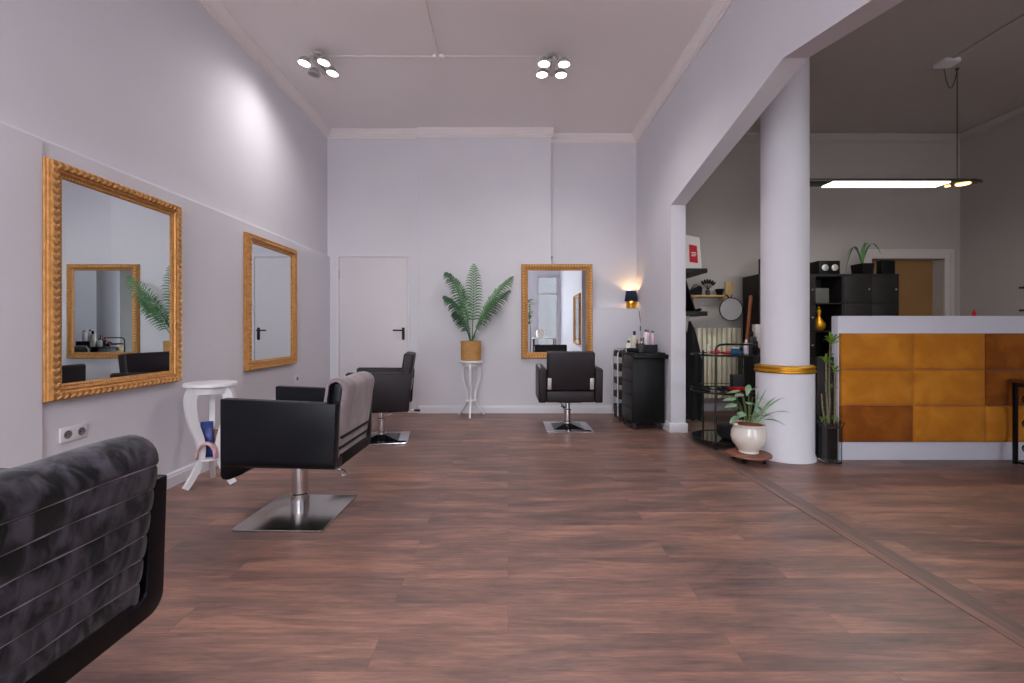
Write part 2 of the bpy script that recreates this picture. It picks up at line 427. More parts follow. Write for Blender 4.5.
cornice('trim_6', 0, YR, XR2, XE, 'x', -1, 'wall_dim')
cornice('trim_7', 0, XE, YF, YR, 'y', -1, 'wall_dim')
cornice('trim_8', 0, XR2, YF, YR, 'y', 1, 'wall_dim')
def baseb(name, poly_dir, d, a0, a1, axis, sgn, h=0.10):
    pr = [(d, 0), (d+sgn*.018, 0), (d+sgn*.018, h*.72), (d+sgn*.013, h*.76), (d+sgn*.013, h*.88), (d+sgn*.006, h), (d, h)]
    MB().prism(pr, axis, a0, a1).build(name, 'trim', kind='structure', smooth=False)
baseb('baseboard_left', 0, XL, 2.33, YB, 'y', 1)
baseb('baseboard_back', 0, YB, -1.195, XR, 'x', -1)
baseb('baseboard_right', 0, XR, 4.93, YB, 'y', -1)
MB().box(XR-.018, XR2+.018, 4.912, 4.93, 0, .10, .004).build('baseboard_pier', 'trim', kind='structure')
baseb('baseboard_reception', 0, YR, XR2, 5.0, 'x', -1)
# flush steel door in the back wall
d1 = thing('door_1', 'flush white door', 'door', (0, 0, 0)); d1['kind'] = 'structure'
xa, xb = -2.29, -1.315
MB().box(xa+.03, xb-.03, YB+.008, YB+.032, 0.005, 2.085, 0.003).build('door_leaf', 'door', d1)
fr = MB(); fr.box(xa-.0, xa+.026, YB+.0, YB+.034, 0, 2.11); fr.box(xb-.026, xb, YB, YB+.034, 0, 2.11); fr.box(xa+.026, xb-.026, YB, YB+.034, 2.089, 2.11)
fr.build('door_frame', 'trim', d1, smooth=False)
h = MB(); hx = -1.40; hz = 1.06
h.prism([(hx+p[0], hz+p[1]) for p in rrect(-.018, .018, -.085, .085, .017)], 'y', YB-.002, YB+.008)
h.tube([(hx, YB, hz+.045), (hx, YB-.045, hz+.045), (hx-.02, YB-.05, hz+.045), (hx-.125, YB-.05, hz+.047)], .0095, 10)
h.build('door_handle', 'black', d1)
h = MB()
for z in (0.25, 1.85): h.cyl((xa+.03, YB, z-.06), (xa+.03, YB, z+.06), .008)
h.build('hinge', 'silver', d1)
# brown door in the reception back wall
d2 = thing('door_2', 'brown door in white frame', 'door'); d2['kind'] = 'structure'
fr = MB()
fr.box(4.86, 4.99, YR-.025, YR, 0, 2.22, .004); fr.box(5.99, 6.12, YR-.025, YR, 0, 2.22, .004); fr.box(4.99, 5.99, YR-.025, YR, 2.09, 2.22, .004)
fr.box(4.88, 6.10, YR-.035, YR-.025, 2.17, 2.21); fr.box(6.06, 6.10, YR-.035, YR-.025, 0, 2.17)
fr.build('door_frame', 'frame_warm', d2, smooth=False)
MB().box(4.99, 5.99, 6.42, 6.46, 0, 2.09).build('door_leaf', 'browndoor', d2, smooth=False)
h = MB(); h.tube([(5.12, 6.42, 1.05), (5.12, 6.37, 1.05), (5.24, 6.37, 1.05)], .009, 8); h.build('door_handle', 'silver', d2)
# lighter splash panel on the reception back wall and the floor strip in line with the partition
MB().box(XR2, 3.19, YR-.012, YR, 0.10, 1.447, .003).build('trim_10', 'wall_dim', kind='structure')
mb = MB(); mb.box(1.80, 1.845, YF, 4.86, 0, .004, .001); mb.build('trim_11', 'strip', kind='structure', smooth=False)
mb = MB(); mb.box(1.845, 1.93, YF, 4.86, 0, .0025); mb.build('trim_12', 'strip_dark', kind='structure', smooth=False)

# column
c = thing('column', 'round white column with a gold ring, between opening and counter', 'column', (2.43, 4.0, 0)); c['kind'] = 'structure'
MB().lathe([(.238, 0), (.234, .03), (.224, .05), (.224, .742), (.215, .752)], seg=56, cap=True).build('column_base', 'wall', c)
MB().lathe([(.185, .80), (.185, ZC)], seg=56).build('column_shaft', 'wall', c)
MB().lathe([(.20, .742), (.230, .742), (.238, .752), (.238, .764), (.229, .772), (.229, .782), (.235, .788), (.235, .798), (.214, .808), (.185, .81)], seg=56, cap=False).build('column_ring', 'goldpaint', c)

# ceiling cable ducts
mb = MB(); mb.box(-.695, -.665, YF, 4.43, ZC-.026, ZC); mb.box(-1.85, .40, 4.43, 4.452, ZC-.005, ZC)
mb.box(-.73, -.63, 4.40, 4.47, ZC-.030, ZC, .004)
mb.build('cable_duct', 'ceil', smooth=False, label='white cable duct crossing the ceiling between the two spotlight clusters', cat='cable duct')

# ------------------------------------------------------------------ gilded mirrors
def make_mirror(label):
    t = thing('gilded_mirror', label, 'mirror', group='gilded wall mirrors')
    W, H, w = 0.95, 1.262, 0.088
    # local: x width centred, z up from 0, wall at y=0, faces -y.  profile across the rail: (inset from outer edge, depth)
    pr = [(0.0, 0.0), (0.0, .014), (.004, .018), (.004, .030), (.008, .034), (.008, .046), (.016, .052), (.040, .050), (.050, .040), (.054, .042),
          (.060, .042), (.064, .034), (.074, .028), (.080, .030), (w, .024), (w, 0.004)]
    m = MB(); bm = m.bm
    def corner(ix, iz, ins, dep): return Vector(((W/2-ins)*ix, -dep, H/2 + (H/2-ins)*iz))
    cs = [(-1, -1), (1, -1), (1, 1), (-1, 1)]
    rings = [[bm.verts.new(corner(a, b, i, d)) for i, d in pr] for a, b in cs]
    for k in range(4):
        A, B = rings[k], rings[(k+1) % 4]
        for j in range(len(pr)-1):
            bm.faces.new((A[j], B[j], B[j+1], A[j+1]))
    m.build('frame', 'gold', t, smooth=True, ang=25)
    # carved relief running round the rail
    o = MB()
    def run(p0, p1, out, n):
        d = (p1-p0); L = d.length; u = d.normalized(); along = math.atan2(u.z, u.x)
        for k in range(n):
            p = p0 + u*(L*(k+.5)/n)
            rot = Matrix.Rotation(-along, 3, 'Y')
            for s in (1, -1):
                r2 = rot @ Matrix.Rotation(s*0.75, 3, 'Y')
                q = p + out*(s*.0065)
                o.ball((q.x, q.y, q.z), .0185, .010, .0065, 6, 4, r2)
            o.ball((p.x, p.y-.002, p.z), .005, .005, .005, 5, 4)
    i0, dd = .029, .0515
    C = [corner(a, b, i0, dd) for a, b in cs]
    for k in range(4):
        p0, p1 = C[k], C[(k+1) % 4]
        out = Vector((0, 0, 1)) if k % 2 == 0 else Vector((1, 0, 0))
        run(p0, p1, out, 24 if k % 2 == 0 else 32)
    o.build('carving', 'gilt_highlight', t); o = MB()
    C = [corner(a, b, .077, .030) for a, b in cs]
    for k in range(4):
        p0, p1 = C[k], C[(k+1) % 4]; n = 44 if k % 2 == 0 else 60
        for q in range(n):
            p = p0.lerp(p1, (q+.5)/n); o.ball(tuple(p), .005, .004, .005, 5, 4)
    o.build('beading', 'gilt_highlight', t)
    g = MB(); g.box(-W/2+w-.004, W/2-w+.004, -.022, -.018, w-.004, H-w+.004)
    g.build('mirror_glass', 'mirror', t, smooth=False)
    return t
m1 = make_mirror('large gilded mirror on left wall above the double socket and beside the round side table')
m1.location = (XL, 2.80, .737); m1.rotation_euler.z = PI/2
GM = 'gilded wall mirrors'
dup(m1, (XL, 4.585, .737), PI/2, 'gilded mirror further along the left wall, reflecting the black door handle', GM)
dup(m1, (.653, YB, .727), 0, 'gilded mirror on the back wall between the palm and the small lit lamp', GM)
dup(m1, (XR, .62, .75), -PI/2, 'gilded mirror on the right pier, seen only as a reflection in the back mirror', GM)

# ------------------------------------------------------------------ barber chairs, box-arm type with steel plate
def swiv_base(t, metal, colr, top, pw, pd):
    MB().prism(rrect(-pw/2, pw/2, -pd/2, pd/2, .02), 'z', 0.0, .012, .003).build('base_plate', metal, t)

def make_box_chair(label, rear_mat, seam_mat, channels, group):
    t = thing('salon_chair', label, 'salon chair', group=group)
    # local: faces -y, width along x
    z0, z1, w, th = .343, .735, .31, .060
    def lean(z): return .335 + (z-.36)*.06
    for s in (-1, 1):
        # J-shaped shell in the x-z plane: upright arm that turns in under the seat
        ro, ri = .052, .02
        P_ = [(w, z1), (w, z0+ro)] + [(w-ro+ro*math.cos(-PI/2*k/6), z0+ro+ro*math.sin(-PI/2*k/6)) for k in range(1, 7)]
        P_ += [(w-.12, z0), (w-.12, z0+.06), (w-th-ri, z0+.06)]
        P_ += [(w-th-ri+ri*math.sin(PI/2*k/3), z0+.06+ri-ri*math.cos(PI/2*k/3)) for k in range(1, 4)] + [(w-th, z1)]
        ar = MB().prism([(s*x, z) for x, z in P_], 'y', -.29, .345, .010, 3)
        for v in ar.bm.verts:
            f = (v.co.y+.29)/.635; g_ = (v.co.z-z0)/(z1-z0)
            v.co.z += -.026*f*g_ + .008*(1-f)*(1-g_); v.co.y += -.012*(1-g_)*f
        ar.build('armrest', 'leather', t)
        # stitched piping on the upper edge
    # seat with a curved apron
    ap = [(-.315, .50), (-.335, .44), (-.335, .30), (-.325, .275), (-.29, .272), (-.22, .300), (-.15, .345), (-.10, .36), (.10, .36), (.10, .50)]
    MB().prism(ap, 'x', -w+th+.002, w-th-.002, .014, 3).build('seat', 'leather_matt', t)
    # rear rail joining the arms
    MB().box(-w+.10, w-.10, .275, .3330, .3435, .412, .006, 3).build('rear_rail', 'leather_matt', t)
    MB().box(-w+th+.004, w-th-.004, .08, .29, .36, .44, .01).build('seat_pan', 'leather_matt', t)
    # backrest core and its cover
    bw = w-th-.006
    tl = .30   # lean angle
    core = MB().box(-bw+.02, bw-.02, .221, .312, .44, .836, .035, 4, rot=(-.15, 0, 0), piv=(0, .25, .44)).build('backrest', 'leather', t)
    cov = MB(); bm = cov.bm
    # cover: closed loop in (depth, height) going over the top, with sewn channels
    def P(d, h):  # local to leaning frame
        v = Vector((0, d+.004, h)); R = Matrix.Rotation(-.15, 3, 'X')
        q = R @ (v - Vector((0, .25, .44))) + Vector((0, .25, .44)); return q
    loop = []
    hs = [.405 + k*.0062 for k in range(64)]
    ch = .062
    def puff(h): 
        u = ((h-.405) % ch)/ch
        return .007*(max(0.0, math.sin(PI*u)))**0.4 if channels else .003
    for h_ in hs: loop.append((.318+puff(h_), h_))
    loop = [p for p in loop if p[1] < .795]
    hc = loop[-1][1]
    for k in range(1, 12):
        a = PI*k/12; loop.append((.26+.062*math.cos(a), hc+.048*math.sin(a)))
    for k in range(30): loop.append((.205-.002*(k % 2), hc-.012*k))
    nx = 24
    rows = []
    for i in range(nx+1):
        u = -1+2*i/nx; x = bw*1.0*u
        edge = max(0.0, (abs(u)-.93)/.07)
        row = []
        for (d, h_) in loop:
            dd = d + (.26-d)*(edge**2)*.35
            hh = h_ - (.012*edge**2 if h_ > hc-.05 else 0) + .003*math.sin(x*17+h_*20)
            q = P(dd, hh); row.append(bm.verts.new((x, q.y, q.z)))
        rows.append(row)
    for a, b in zip(rows, rows[1:]):
        for j in range(len(loop)-1):
            bm.faces.new((a[j], b[j], b[j+1], a[j+1]))
    cvo = cov.build('backrest_cover', rear_mat, t, thick=.006, ang=80)
    if channels:
        sm = MB()
        for k in range(1, 7):
            h_ = .405 + k*ch
            if h_ > .80: break
            p = P(.3235, h_)
            sm.tube([(-bw*.90, p.y, p.z), (0, p.y, p.z), (bw*.90, p.y, p.z)], .0028, 6)
        sm.build('seam', seam_mat, cvo)
    else:
        sm = MB()
        for h_ in (.465, .525):
            p = P(.3275, h_)
            sm.box(-bw*.96, bw*.96, p.y-.004, p.y+.003, p.z-.008, p.z+.008, .002)
        sm.build('seam', seam_mat, cvo)
    # pedestal
    swiv_base(t, 'steel', None, 0, .55, .51)
    MB().lathe([(.052, .012), (.052, .12), (.047, .125), (.047, .34), (.06, .345), (.06, .36)], seg=32).build('pedestal', 'chrome', t)
    MB().tube([(.25, .20, .350), (.25, .33, .345), (.25, .375, .335), (.25, .385, .315), (.25, .36, .305), (.25, .355, .318)], .006, 8).build('pump_lever', 'chrome', t)
    return t
ch2 = make_box_chair('black box-arm salon chair with a grey cover over its back, below the first mirror', 'cover', 'cover_seam', False, None)
ch2.location = (-1.265, 2.77, 0); ch2.rotation_euler.z = -PI/2 + math.radians(-1.5)
ch1 = make_box_chair('black salon chair cropped by the picture edge, dark quilted velvet on its back', 'velvet_dark', 'velvet_seam', True, None)
ch1.location = (-1.29, 0.955, 0); ch1.rotation_euler.z = -PI/2
for o in (ch1, ch2): o['group'] = 'salon chairs with box arms on steel plates'

# ------------------------------------------------------------------ brown chairs on chrome pumps
def make_brown_chair(label):
    t = thing('styling_chair', label, 'salon chair', group='brown leather salon chairs')
    z0, z1, w, th = .325, .70, .345, .085
    for s in (-1, 1):
        x0, x1 = (w-th, w) if s > 0 else (-w, -w+th)
        MB().prism([(-.285, z0), (.290, z0), (.318, z1-.012), (-.29, z1)], 'x', x0, x1, .014, 3).build('armrest', 'brown_leather', t)
        MB().prism([(-.275, z1-.004), (.302, z1-.016), (.302, z1-.005), (-.275, z1+.006)], 'x', x0+.008, x1-.008, .003, 2).build('arm_pad', 'brown_leather', t)
    MB().box(-w+th+.003, w-th-.003, -.275, .20, .33, .48, .022, 3).build('seat', 'brown_leather', t)
    MB().box(-w+th+.001, w-th-.001, .20, .272, .327, .452, .012, 3).build('rear_panel', 'brown_leather', t)
    b = MB().box(-.256, .256, .177, .277, .462, .878, .018, 3, rot=(-.15, 0, 0), piv=(0, .242, .46)).build('backrest', 'brown_leather', t)
    for s in (-1, 1):
        MB().box(s*.228-.021, s*.228+.021, .274, .286, .475, .60, .003, 2, rot=(-.15, 0, 0), piv=(0, .242, .46)).build('hinge_plate', 'silver', t)
    MB().prism(rrect(-.255, .255, -.275, .275, .015), 'z', 0, .014, .003).build('base_plate', 'chrome', t)
    p = MB(); bm = p.bm
    A = [bm.verts.new((x, y, .0145)) for x, y in ((-.17, -.18), (.17, -.18), (.17, .18), (-.17, .18))]
    B = [bm.verts.new((x, y, .052)) for x, y in ((-.04, -.04), (.04, -.04), (.04, .04), (-.04, .04))]
    for i in range(4): bm.faces.new((A[i], A[(i+1) % 4], B[(i+1) % 4], B[i]))
    bm.faces.new(B); bm.faces.new(list(reversed(A)))
    p.build('base_cover', 'smoke', t, smooth=False)
    MB().lathe([(.044, .05), (.044, .075), (.037, .08), (.037, .19), (.041, .195), (.041, .21), (.03, .215), (.03, .30), (.055, .305), (.055, .318)], seg=28).build('pedestal', 'chrome', t)
    MB().box(-.13, .13, -.15, .20, .312, .326, .003).build('mounting_frame', 'blackmetal', t)
    MB().tube([(.02, .0, .225), (.07, .06, .25), (.09, .15, .305), (.09, .29, .30), (.085, .35, .295)], .008, 8).build('pump_lever', 'chrome', t)
    l = MB(); l.tube([(.085, .33, .297), (.085, .39, .293)], .011, 8); l.build('lever_grip', 'black', t)
    return t
c3 = make_brown_chair('brown leather salon chair standing side-on below the second left wall mirror')
c3.location = (-1.29, 4.64, 0); c3.rotation_euler.z = math.radians(-81)
dup(c3, (.675, 5.18, 0), PI, 'brown leather salon chair seen from behind, facing the mirror on the back wall')

# ------------------------------------------------------------------ white three-legged stands
def make_stand(label, hgt, rt, spread, s0=1.0, ang0=-PI/2, board=.022, shelf=.27):
    t = thing('plant_stand', label, 'side table', group='white three-legged round side tables')
    MB().lathe([(rt*.93, hgt-.028), (rt, hgt-.022), (rt, hgt-.010), (rt*.985, hgt-.002), (rt*.96, hgt)], seg=48).build('tabletop', 'white', t)
    MB().lathe([(rt*.68, hgt-.075), (rt*.68, hgt-.028)], seg=36).build('apron', 'white', t)
    for k in range(3):
        a = ang0 + k*2*PI/3
        # S curve in (radius, z)
        ctr = [(rt*.62, hgt-.04), (rt*.80, hgt-.11), (rt*.70, hgt-.26), (rt*.40, hgt*.42), (rt*.42, hgt*.25), (spread*.75, hgt*.10), (spread, .012)]
        wd = [.042, .040, .034, .026, .022, .020, .018]
        # Catmull-Rom
        pts, ws = [], []
        for i in range(len(ctr)-1):
            p0 = Vector(ctr[max(i-1, 0)]); p1 = Vector(ctr[i]); p2 = Vector(ctr[i+1]); p3 = Vector(ctr[min(i+2, len(ctr)-1)])
            for q in range(6):
                u = q/6
                v = 0.5*((2*p1)+(-p0+p2)*u+(2*p0-5*p1+4*p2-p3)*u*u+(-p0+3*p1-3*p2+p3)*u**3)
                pts.append(v); ws.append(wd[i]*(1-u)+wd[i+1]*u)
        pts.append(Vector(ctr[-1])); ws.append(wd[-1])
        L_, R_ = [], []
        for i, p in enumerate(pts):
            tg = (pts[min(i+1, len(pts)-1)]-pts[max(i-1, 0)]).normalized(); nn = Vector((-tg.y, tg.x))
            L_.append(p+nn*ws[i]*.5*s0); R_.append(p-nn*ws[i]*.5*s0)
        bm_ = MB(); bm = bm_.bm
        ca, sa = math.cos(a), math.sin(a)
        def v3(p, o): return bm.verts.new((p.x*ca - o*sa, p.x*sa + o*ca, max(p.y, 0)))
        rr = []
        for l, r in zip(L_, R_): rr.append([v3(l, -board/2), v3(r, -board/2), v3(r, board/2), v3(l, board/2)])
        for A, B in zip(rr, rr[1:]):
            for j in range(4): bm.faces.new((A[j], A[(j+1) % 4], B[(j+1) % 4], B[j]))
        bm.faces.new(rr[0]); bm.faces.new(list(reversed(rr[-1])))
        bm_.build('leg', 'white', t, ang=50)
    MB().lathe([(rt*.46, hgt*shelf), (rt*.48, hgt*shelf+.006), (rt*.46, hgt*shelf+.016)], seg=32).build('shelf', 'white', t)
    return t
st = make_stand('slender white stand with three curved legs carrying the potted palm', .72, .155, .185)
st.location = (-.475, 5.84, 0)
st2 = make_stand('white round side table with curved legs and magazines, beside the large left mirror', .735, .168, .165, 1.75, ang0=-PI/2-.55, board=.035, shelf=.25)
st2.location = (-2.135, 3.27, 0)

# magazines on the left side table's lower shelf (z = .2807)
zs = .735*.25+.0165
def magazine(name, label, m, loc, rz, pts, h, group='magazines on the lower shelf'):
    b = MB(); bm = b.bm
    A = [bm.verts.new((x, y, 0)) for x, y in pts]; B = [bm.verts.new((x, y, h)) for x, y in pts]
    for i in range(len(pts)-1): bm.faces.new((A[i], A[i+1], B[i+1], B[i]))
    o = b.build(name, m, None, thick=.007, label=label, cat='magazine', group=group, loc=loc, rotz=rz, ang=80)
    return o
magazine('magazine', 'blue glossy magazine standing upright on the lower shelf of the white side table', 'magblue', (-2.15, 3.25, zs), .55, [(-.038, 0), (-.01, .006), (.02, .006), (.035, 0)], .255)
magazine('magazine', 'brown-covered magazine standing behind the folded one on the white side table', 'magbrown', (-2.12, 3.30, zs), .1, [(-.035, 0), (-.01, -.008), (.02, -.006), (.045, 0)], .19)
b = MB(); bm = b.bm
arc = [(.052*math.cos(PI*(1-k/12)), .105*math.sin(PI*(1-k/12))**.8) for k in range(13)]
A = [bm.verts.new((x, -.04, z)) for x, z in arc]; B = [bm.verts.new((x, .025, z)) for x, z in arc]
for i in range(12): bm.faces.new((A[i], B[i], B[i+1], A[i+1]))
b.build('magazine', 'magpink', None, thick=.012, label='pink and white magazine bent into an arch on the white side table shelf', cat='magazine', group='magazines on the lower shelf', loc=(-2.125, 3.215, zs+.002), rotz=.25, ang=80)

# ------------------------------------------------------------------ potted palm
palm = thing('potted_palm', 'potted palm with feathery green fronds in a woven tan pot on the white stand', 'potted plant', (-.475, 5.84, .7205))
prf = [(.118, 0), (.125, .006), (.130, .06), (.131, .12), (.131, .20), (.134, .235), (.136, .25), (.126, .25), (.124, .215)]
pot = MB().lathe(prf, seg=40)
for k in range(9): pot.tube([(.1315*math.cos(2*PI*i/32), .1315*math.sin(2*PI*i/32), .02+.026*k) for i in range(32)], .0035, 5, closed=True)
pot.build('pot', 'rattan', palm)
MB().lathe([(.124, .20), (.05, .215), (.001, .218)], seg=24, cap=False).build('soil', 'soil', palm)
def frond(parent, p0, p1, p2, n, ll, mat_, droop=.95, seedv=0, w=.0100, start=.26):
    rnd = random.Random(seedv)
    cv = bez(p0, p1, p2, 24)
    b = MB(); b.tube(cv, [.006*(1-.75*i/24)+.001 for i in range(25)], 6)
    n = int(n*1.15); ll = ll*1.22
    for k in range(n):
        u = start + (1-start)*(k+.5)/n
        f = u*24; i = min(int(f), 23); p = cv[i].lerp(cv[i+1], f-i); tg = (cv[i+1]-cv[i]).normalized()
        side0 = tg.cross(Vector((0, -.55, 1)).normalized()).normalized()
        env = math.sin(PI*min(1, (u-start)/(1-start)*.86+.14))**.6
        L_ = ll*env*(0.9+.2*rnd.random())
        for s in (-1, 1):
            d = (side0*s*.95 + tg*(.60+.5*(u-start)) + Vector((0, rnd.uniform(-.35, .1), .10))).normalized()
            q = [p, p+d*L_*.35 - Vector((0, 0, .0)), p+d*L_*.7 - Vector((0, 0, droop*L_*.22)), p+d*L_ - Vector((0, 0, droop*L_*.55))]
            nn = d.cross(Vector((0, -1, .3))).normalized()
            b.ribbon(q, [w*.45, w, w*.75, w*.08], nn, .25)
    return b.build('frond', mat_, parent, ang=80)
def pt(px, py, dy=0): # palm-local from picture measures at the stand's depth
    Y = 5.84; return ((px-CX)*Y/F + .475, dy, EYE+(HY-py)*Y/F - .7205)
base = (.0, 0, .21)
FR = [((474, 300, -.02), (474, 264, -.03), 19, .135, 'green'), ((466, 285, .03), (445, 272, .04), 18, .14, 'green_dark'),
      ((462, 305, -.06), (445, 297, -.14), 17, .13, 'green_dark'), ((484, 300, -.04), (513, 277, -.08), 20, .15, 'green'),
      ((486, 305, .03), (510, 290, .05), 17, .13, 'green_dark'), ((466, 300, -.12), (457, 280, -.20), 16, .12, 'green'),
      ((466, 318, .02), (453, 314, -.04), 13, .12, 'green_dark'), ((482, 315, -.10), (494, 300, -.18), 16, .12, 'green')]
for i, (a, b_, n, ll, mm) in enumerate(FR):
    frond(palm, (base[0]+.012*math.cos(i*2.3), .012*math.sin(i*2.3), .21), pt(a[0], a[1], a[2]), pt(b_[0], b_[1], b_[2]), n, ll, mm, seedv=i)

# ------------------------------------------------------------------ ceiling spotlight clusters
LIGHTS = []
def cluster(label, loc, rz, off=None, tilt=(0, 0)):
    t = thing('ceiling_spotlight', label, 'ceiling light', loc, rz, 'four-headed ceiling spotlights')
    MB().lathe([(.055, -.03), (.055, -.002)], seg=28).build('ceiling_mount', 'silver', t)
    MB().cyl((0, 0, -.03), (0, 0, -.09), .012).build('stem', 'silver', t)
    MB().box(-.022, .022, -.14, .14, -.13, -.088, .006).build('bar', 'silver', t)
    for k, (sx, sy) in enumerate(((-1, -1), (1, -1), (-1, 1), (1, 1))):
        cx, cy, cz = sx*.095, sy*.092, -.135
        rot = (tilt[1]*1.0, tilt[0]*1.0, 0)
        hd = MB()
        R = Euler(rot).to_matrix()
        hd.lathe([(.001, .058), (.02, .055), (.036, .04), (.056, .012), (.061, .0), (.061, -.008), (.054, -.010), (.052, -.004)], (cx, cy, cz), 24, R, cap=False)
        hd.cyl((sx*.02, cy, -.11), (cx, cy, cz+.045), .009, seg=8)
        head = hd.build('spot_head', 'silver', t)
        lit = (k != off)
        MB().lathe([(.001, -.006), (.052, -.006), (.052, -.001), (.001, 0)], (cx, cy, cz), 24, R, cap=False).build('bulb', 'bulb' if lit else 'bulb_off', head)
        if lit:
            w = Matrix.Translation(Vector(loc)) @ Matrix.Rotation(rz, 4, 'Z') @ Vector((cx, cy, cz-.02))
            LIGHTS.append((w, R, rz))
    return t
cluster('chrome ceiling spotlight with three lit bulbs and one unlit, nearer the left wall', (-1.83, 4.40, ZC), math.radians(-4), off=2, tilt=(.12, -.05))
cluster('chrome ceiling spotlight with all four bulbs lit, above the middle of the room', (.435, 4.42, ZC), math.radians(2), None, (0, 0))

cluster('added out-of-view ceiling spotlight above the chair cropped by the picture edge', (-1.83, 0.35, ZC), math.radians(5), None, (0, 0))  # unseen cluster added to brighten the left wall and foreground floor
cluster('added out-of-view ceiling spotlight nearest the shop door', (.435, 0.35, ZC), math.radians(2), None, (0, 0))  # second unseen cluster, added as extra light near the camera

# ------------------------------------------------------------------ long pendant lamp over the counter
pz = 2.595
pl = thing('pendant_lamp', 'long flat pendant lamp hanging over the counter, with a glowing warm spot at one end', 'pendant lamp', (3.8, 4.64, 0))
MB().prism([(-.80, -.10), (.86, -.10), (.98, -.06), (.90, .10), (-.80, .10)], 'z', pz+.003, pz+.028, .003).build('lamp_body', 'lampgrey', pl)
MB().box(-.54, .63, -.085, .085, pz-.004, pz+.003).build('led_panel', 'led', pl, smooth=False)
MB().lathe([(.001, -.004), (.055, -.004), (.06, .003), (.06, .012)], (.83, -.01, pz), 24, cap=False).build('warm_spot', 'warmbulb', pl)
MB().lathe([(.001, -.004), (.02, -.004), (.024, .003)], (.74, .06, pz), 16, cap=False).build('warm_spot', 'warmbulb', pl)
for x, r_ in ((-.74, .0035), (.78, .0045)):
    w = MB(); w.cyl((x, 0, pz+.03), (x, 0, ZC-.001), r_, seg=6); w.cyl((x, 0, ZC-.02), (x, 0, ZC-.001), .016, seg=12); w.cyl((x, 0, pz+.028), (x, 0, pz+.055), .02, seg=12)
    w.build('suspension_wire', 'lampgrey', pl)
MB().cyl((.87, .02, pz+.028), (.87, .02, pz+.06), .022, seg=12).build('spot_housing', 'lampgrey', pl)
w = MB(); w.tube(bez((.60, -.05, ZC-.035), (.66, -.05, ZC-.42), (.78, 0, ZC-.02), 14), .004, 6); w.build('feed_cable', 'lampgrey', pl)
cr_ = thing('ceiling_rose', 'white ceiling rose with a cable looping to the pendant lamp', 'ceiling rose', (4.36, 4.52, ZC))
MB().prism([(x, y) for x, y in rrect(-.09, .09, -.07, .07, .03)], 'z', -.035, -.001, .008).build('cover', 'trim', cr_)
MB().box(-.011, .011, -3.6, -.07, -.014, -.001).build('cable_duct', 'wall_dim', cr_, smooth=False)

# ------------------------------------------------------------------ table lamp on the ledge
tl = thing('table_lamp', 'small lit lamp with a navy shade and brass base on the back wall ledge', 'lamp', (1.668, 6.165, 1.396))
MB().lathe([(.052, 0), (.060, .006), (.063, .03), (.060, .05), (.063, .055), (.060, .085), (.04, .10), (.012, .11)], seg=28).build('lamp_base', 'goldpaint', tl)
MB().lathe([(.088, .105), (.068, .24)], seg=32, cap=False).build('lamp_shade', 'navy', tl, thick=.003)
MB().ball((0, 0, .165), .022, .022, .03).build('bulb', 'warmbulb', tl)
cd = MB(); cd.tube([(.055, -.02, .01), (.07, -.06, .0), (.082, -.098, -.05), (.10, -.10, -.20), (.105, -.10, -.30), (.10, -.098, -.45), (.09, -.097, -.9)], .0035, 6)
cb = cd.build('cord', 'black', tl)
MB().box(.09, .115, -.115, -.092, -.30, -.23, .006).build('switch', 'black', cb)

# ------------------------------------------------------------------ salon trolleys
def trolley(label, loc, rz, openside, group):
    t = thing('salon_trolley', label, 'trolley', loc, rz, group)
    W, D, H = .37, .36, .845
    if not openside:
        MB().box(-W/2, W/2, -D/2, D/2, .075, H-.02, .008, 2).build('cabinet', 'black', t)
        MB().box(-W/2-.01, W/2+.01, -D/2-.0, D/2+.005, H-.02, H+.012, .006).build('top_tray', 'black', t)
        MB().box(-W/2-.005, W/2+.028, -D/2-.055, -D/2-.002, H-.05, H-.005, .006).build('handle', 'black', t)
        for k in range(5):
            MB().box(-W/2-.008, -W/2-.0005, -D/2+.02, D/2-.02, .10+k*.148, .232+k*.148, .004).build('drawer', 'darkgrey', t)
    else:
        for k, z in enumerate((.10, .27, .44, .61, .78)):
            MB().box(-W/2+.012, W/2-.012, -D/2+.01, D/2-.01, z, z+.075, .006).build('drawer', 'black', t)
        MB().box(-W/2+.02, W/2-.02, -D/2+.015, D/2-.015, .06, .10).build('base', 'black', t)
        for s in (-1, 1):
            for y in (-D/2+.04, D/2-.04):
                pass
            MB().tube([(-W/2, s*(D/2-.05), .07), (-W/2, s*(D/2-.05), H-.02), (-W/2+.03, s*(D/2-.05), H+.03), (W/2-.03, s*(D/2-.05), H+.03), (W/2, s*(D/2-.05), H-.02), (W/2, s*(D/2-.05), .07)], .009, 8).build('rail', 'silver', t)
    for sx in (-1, 1):
        for sy in (-1, 1):
            x, y = sx*(W/2-.04), sy*(D/2-.04)
            cst = MB(); cst.lathe([(.028, -.011), (.030, -.006), (.030, .006), (.028, .011)], (x, y, .030), 18, (0, PI/2, .5))
            cst.cyl((x, y, .055), (x, y, .078), .012, seg=10); cst.box(x-.017, x+.017, y-.014, y+.014, .045, .062, .004)
            cst.build('caster', 'darkgrey', t)
    return t
tr = trolley('black salon trolley with bottles on top, standing beside the opening', (1.545, 5.22, 0), math.radians(4), False, 'salon trolleys')
trolley('narrow black trolley with chrome rails and open drawers, behind the larger one', (1.52, 5.66, 0), 0, True, 'salon trolleys')
zt = .845+.013
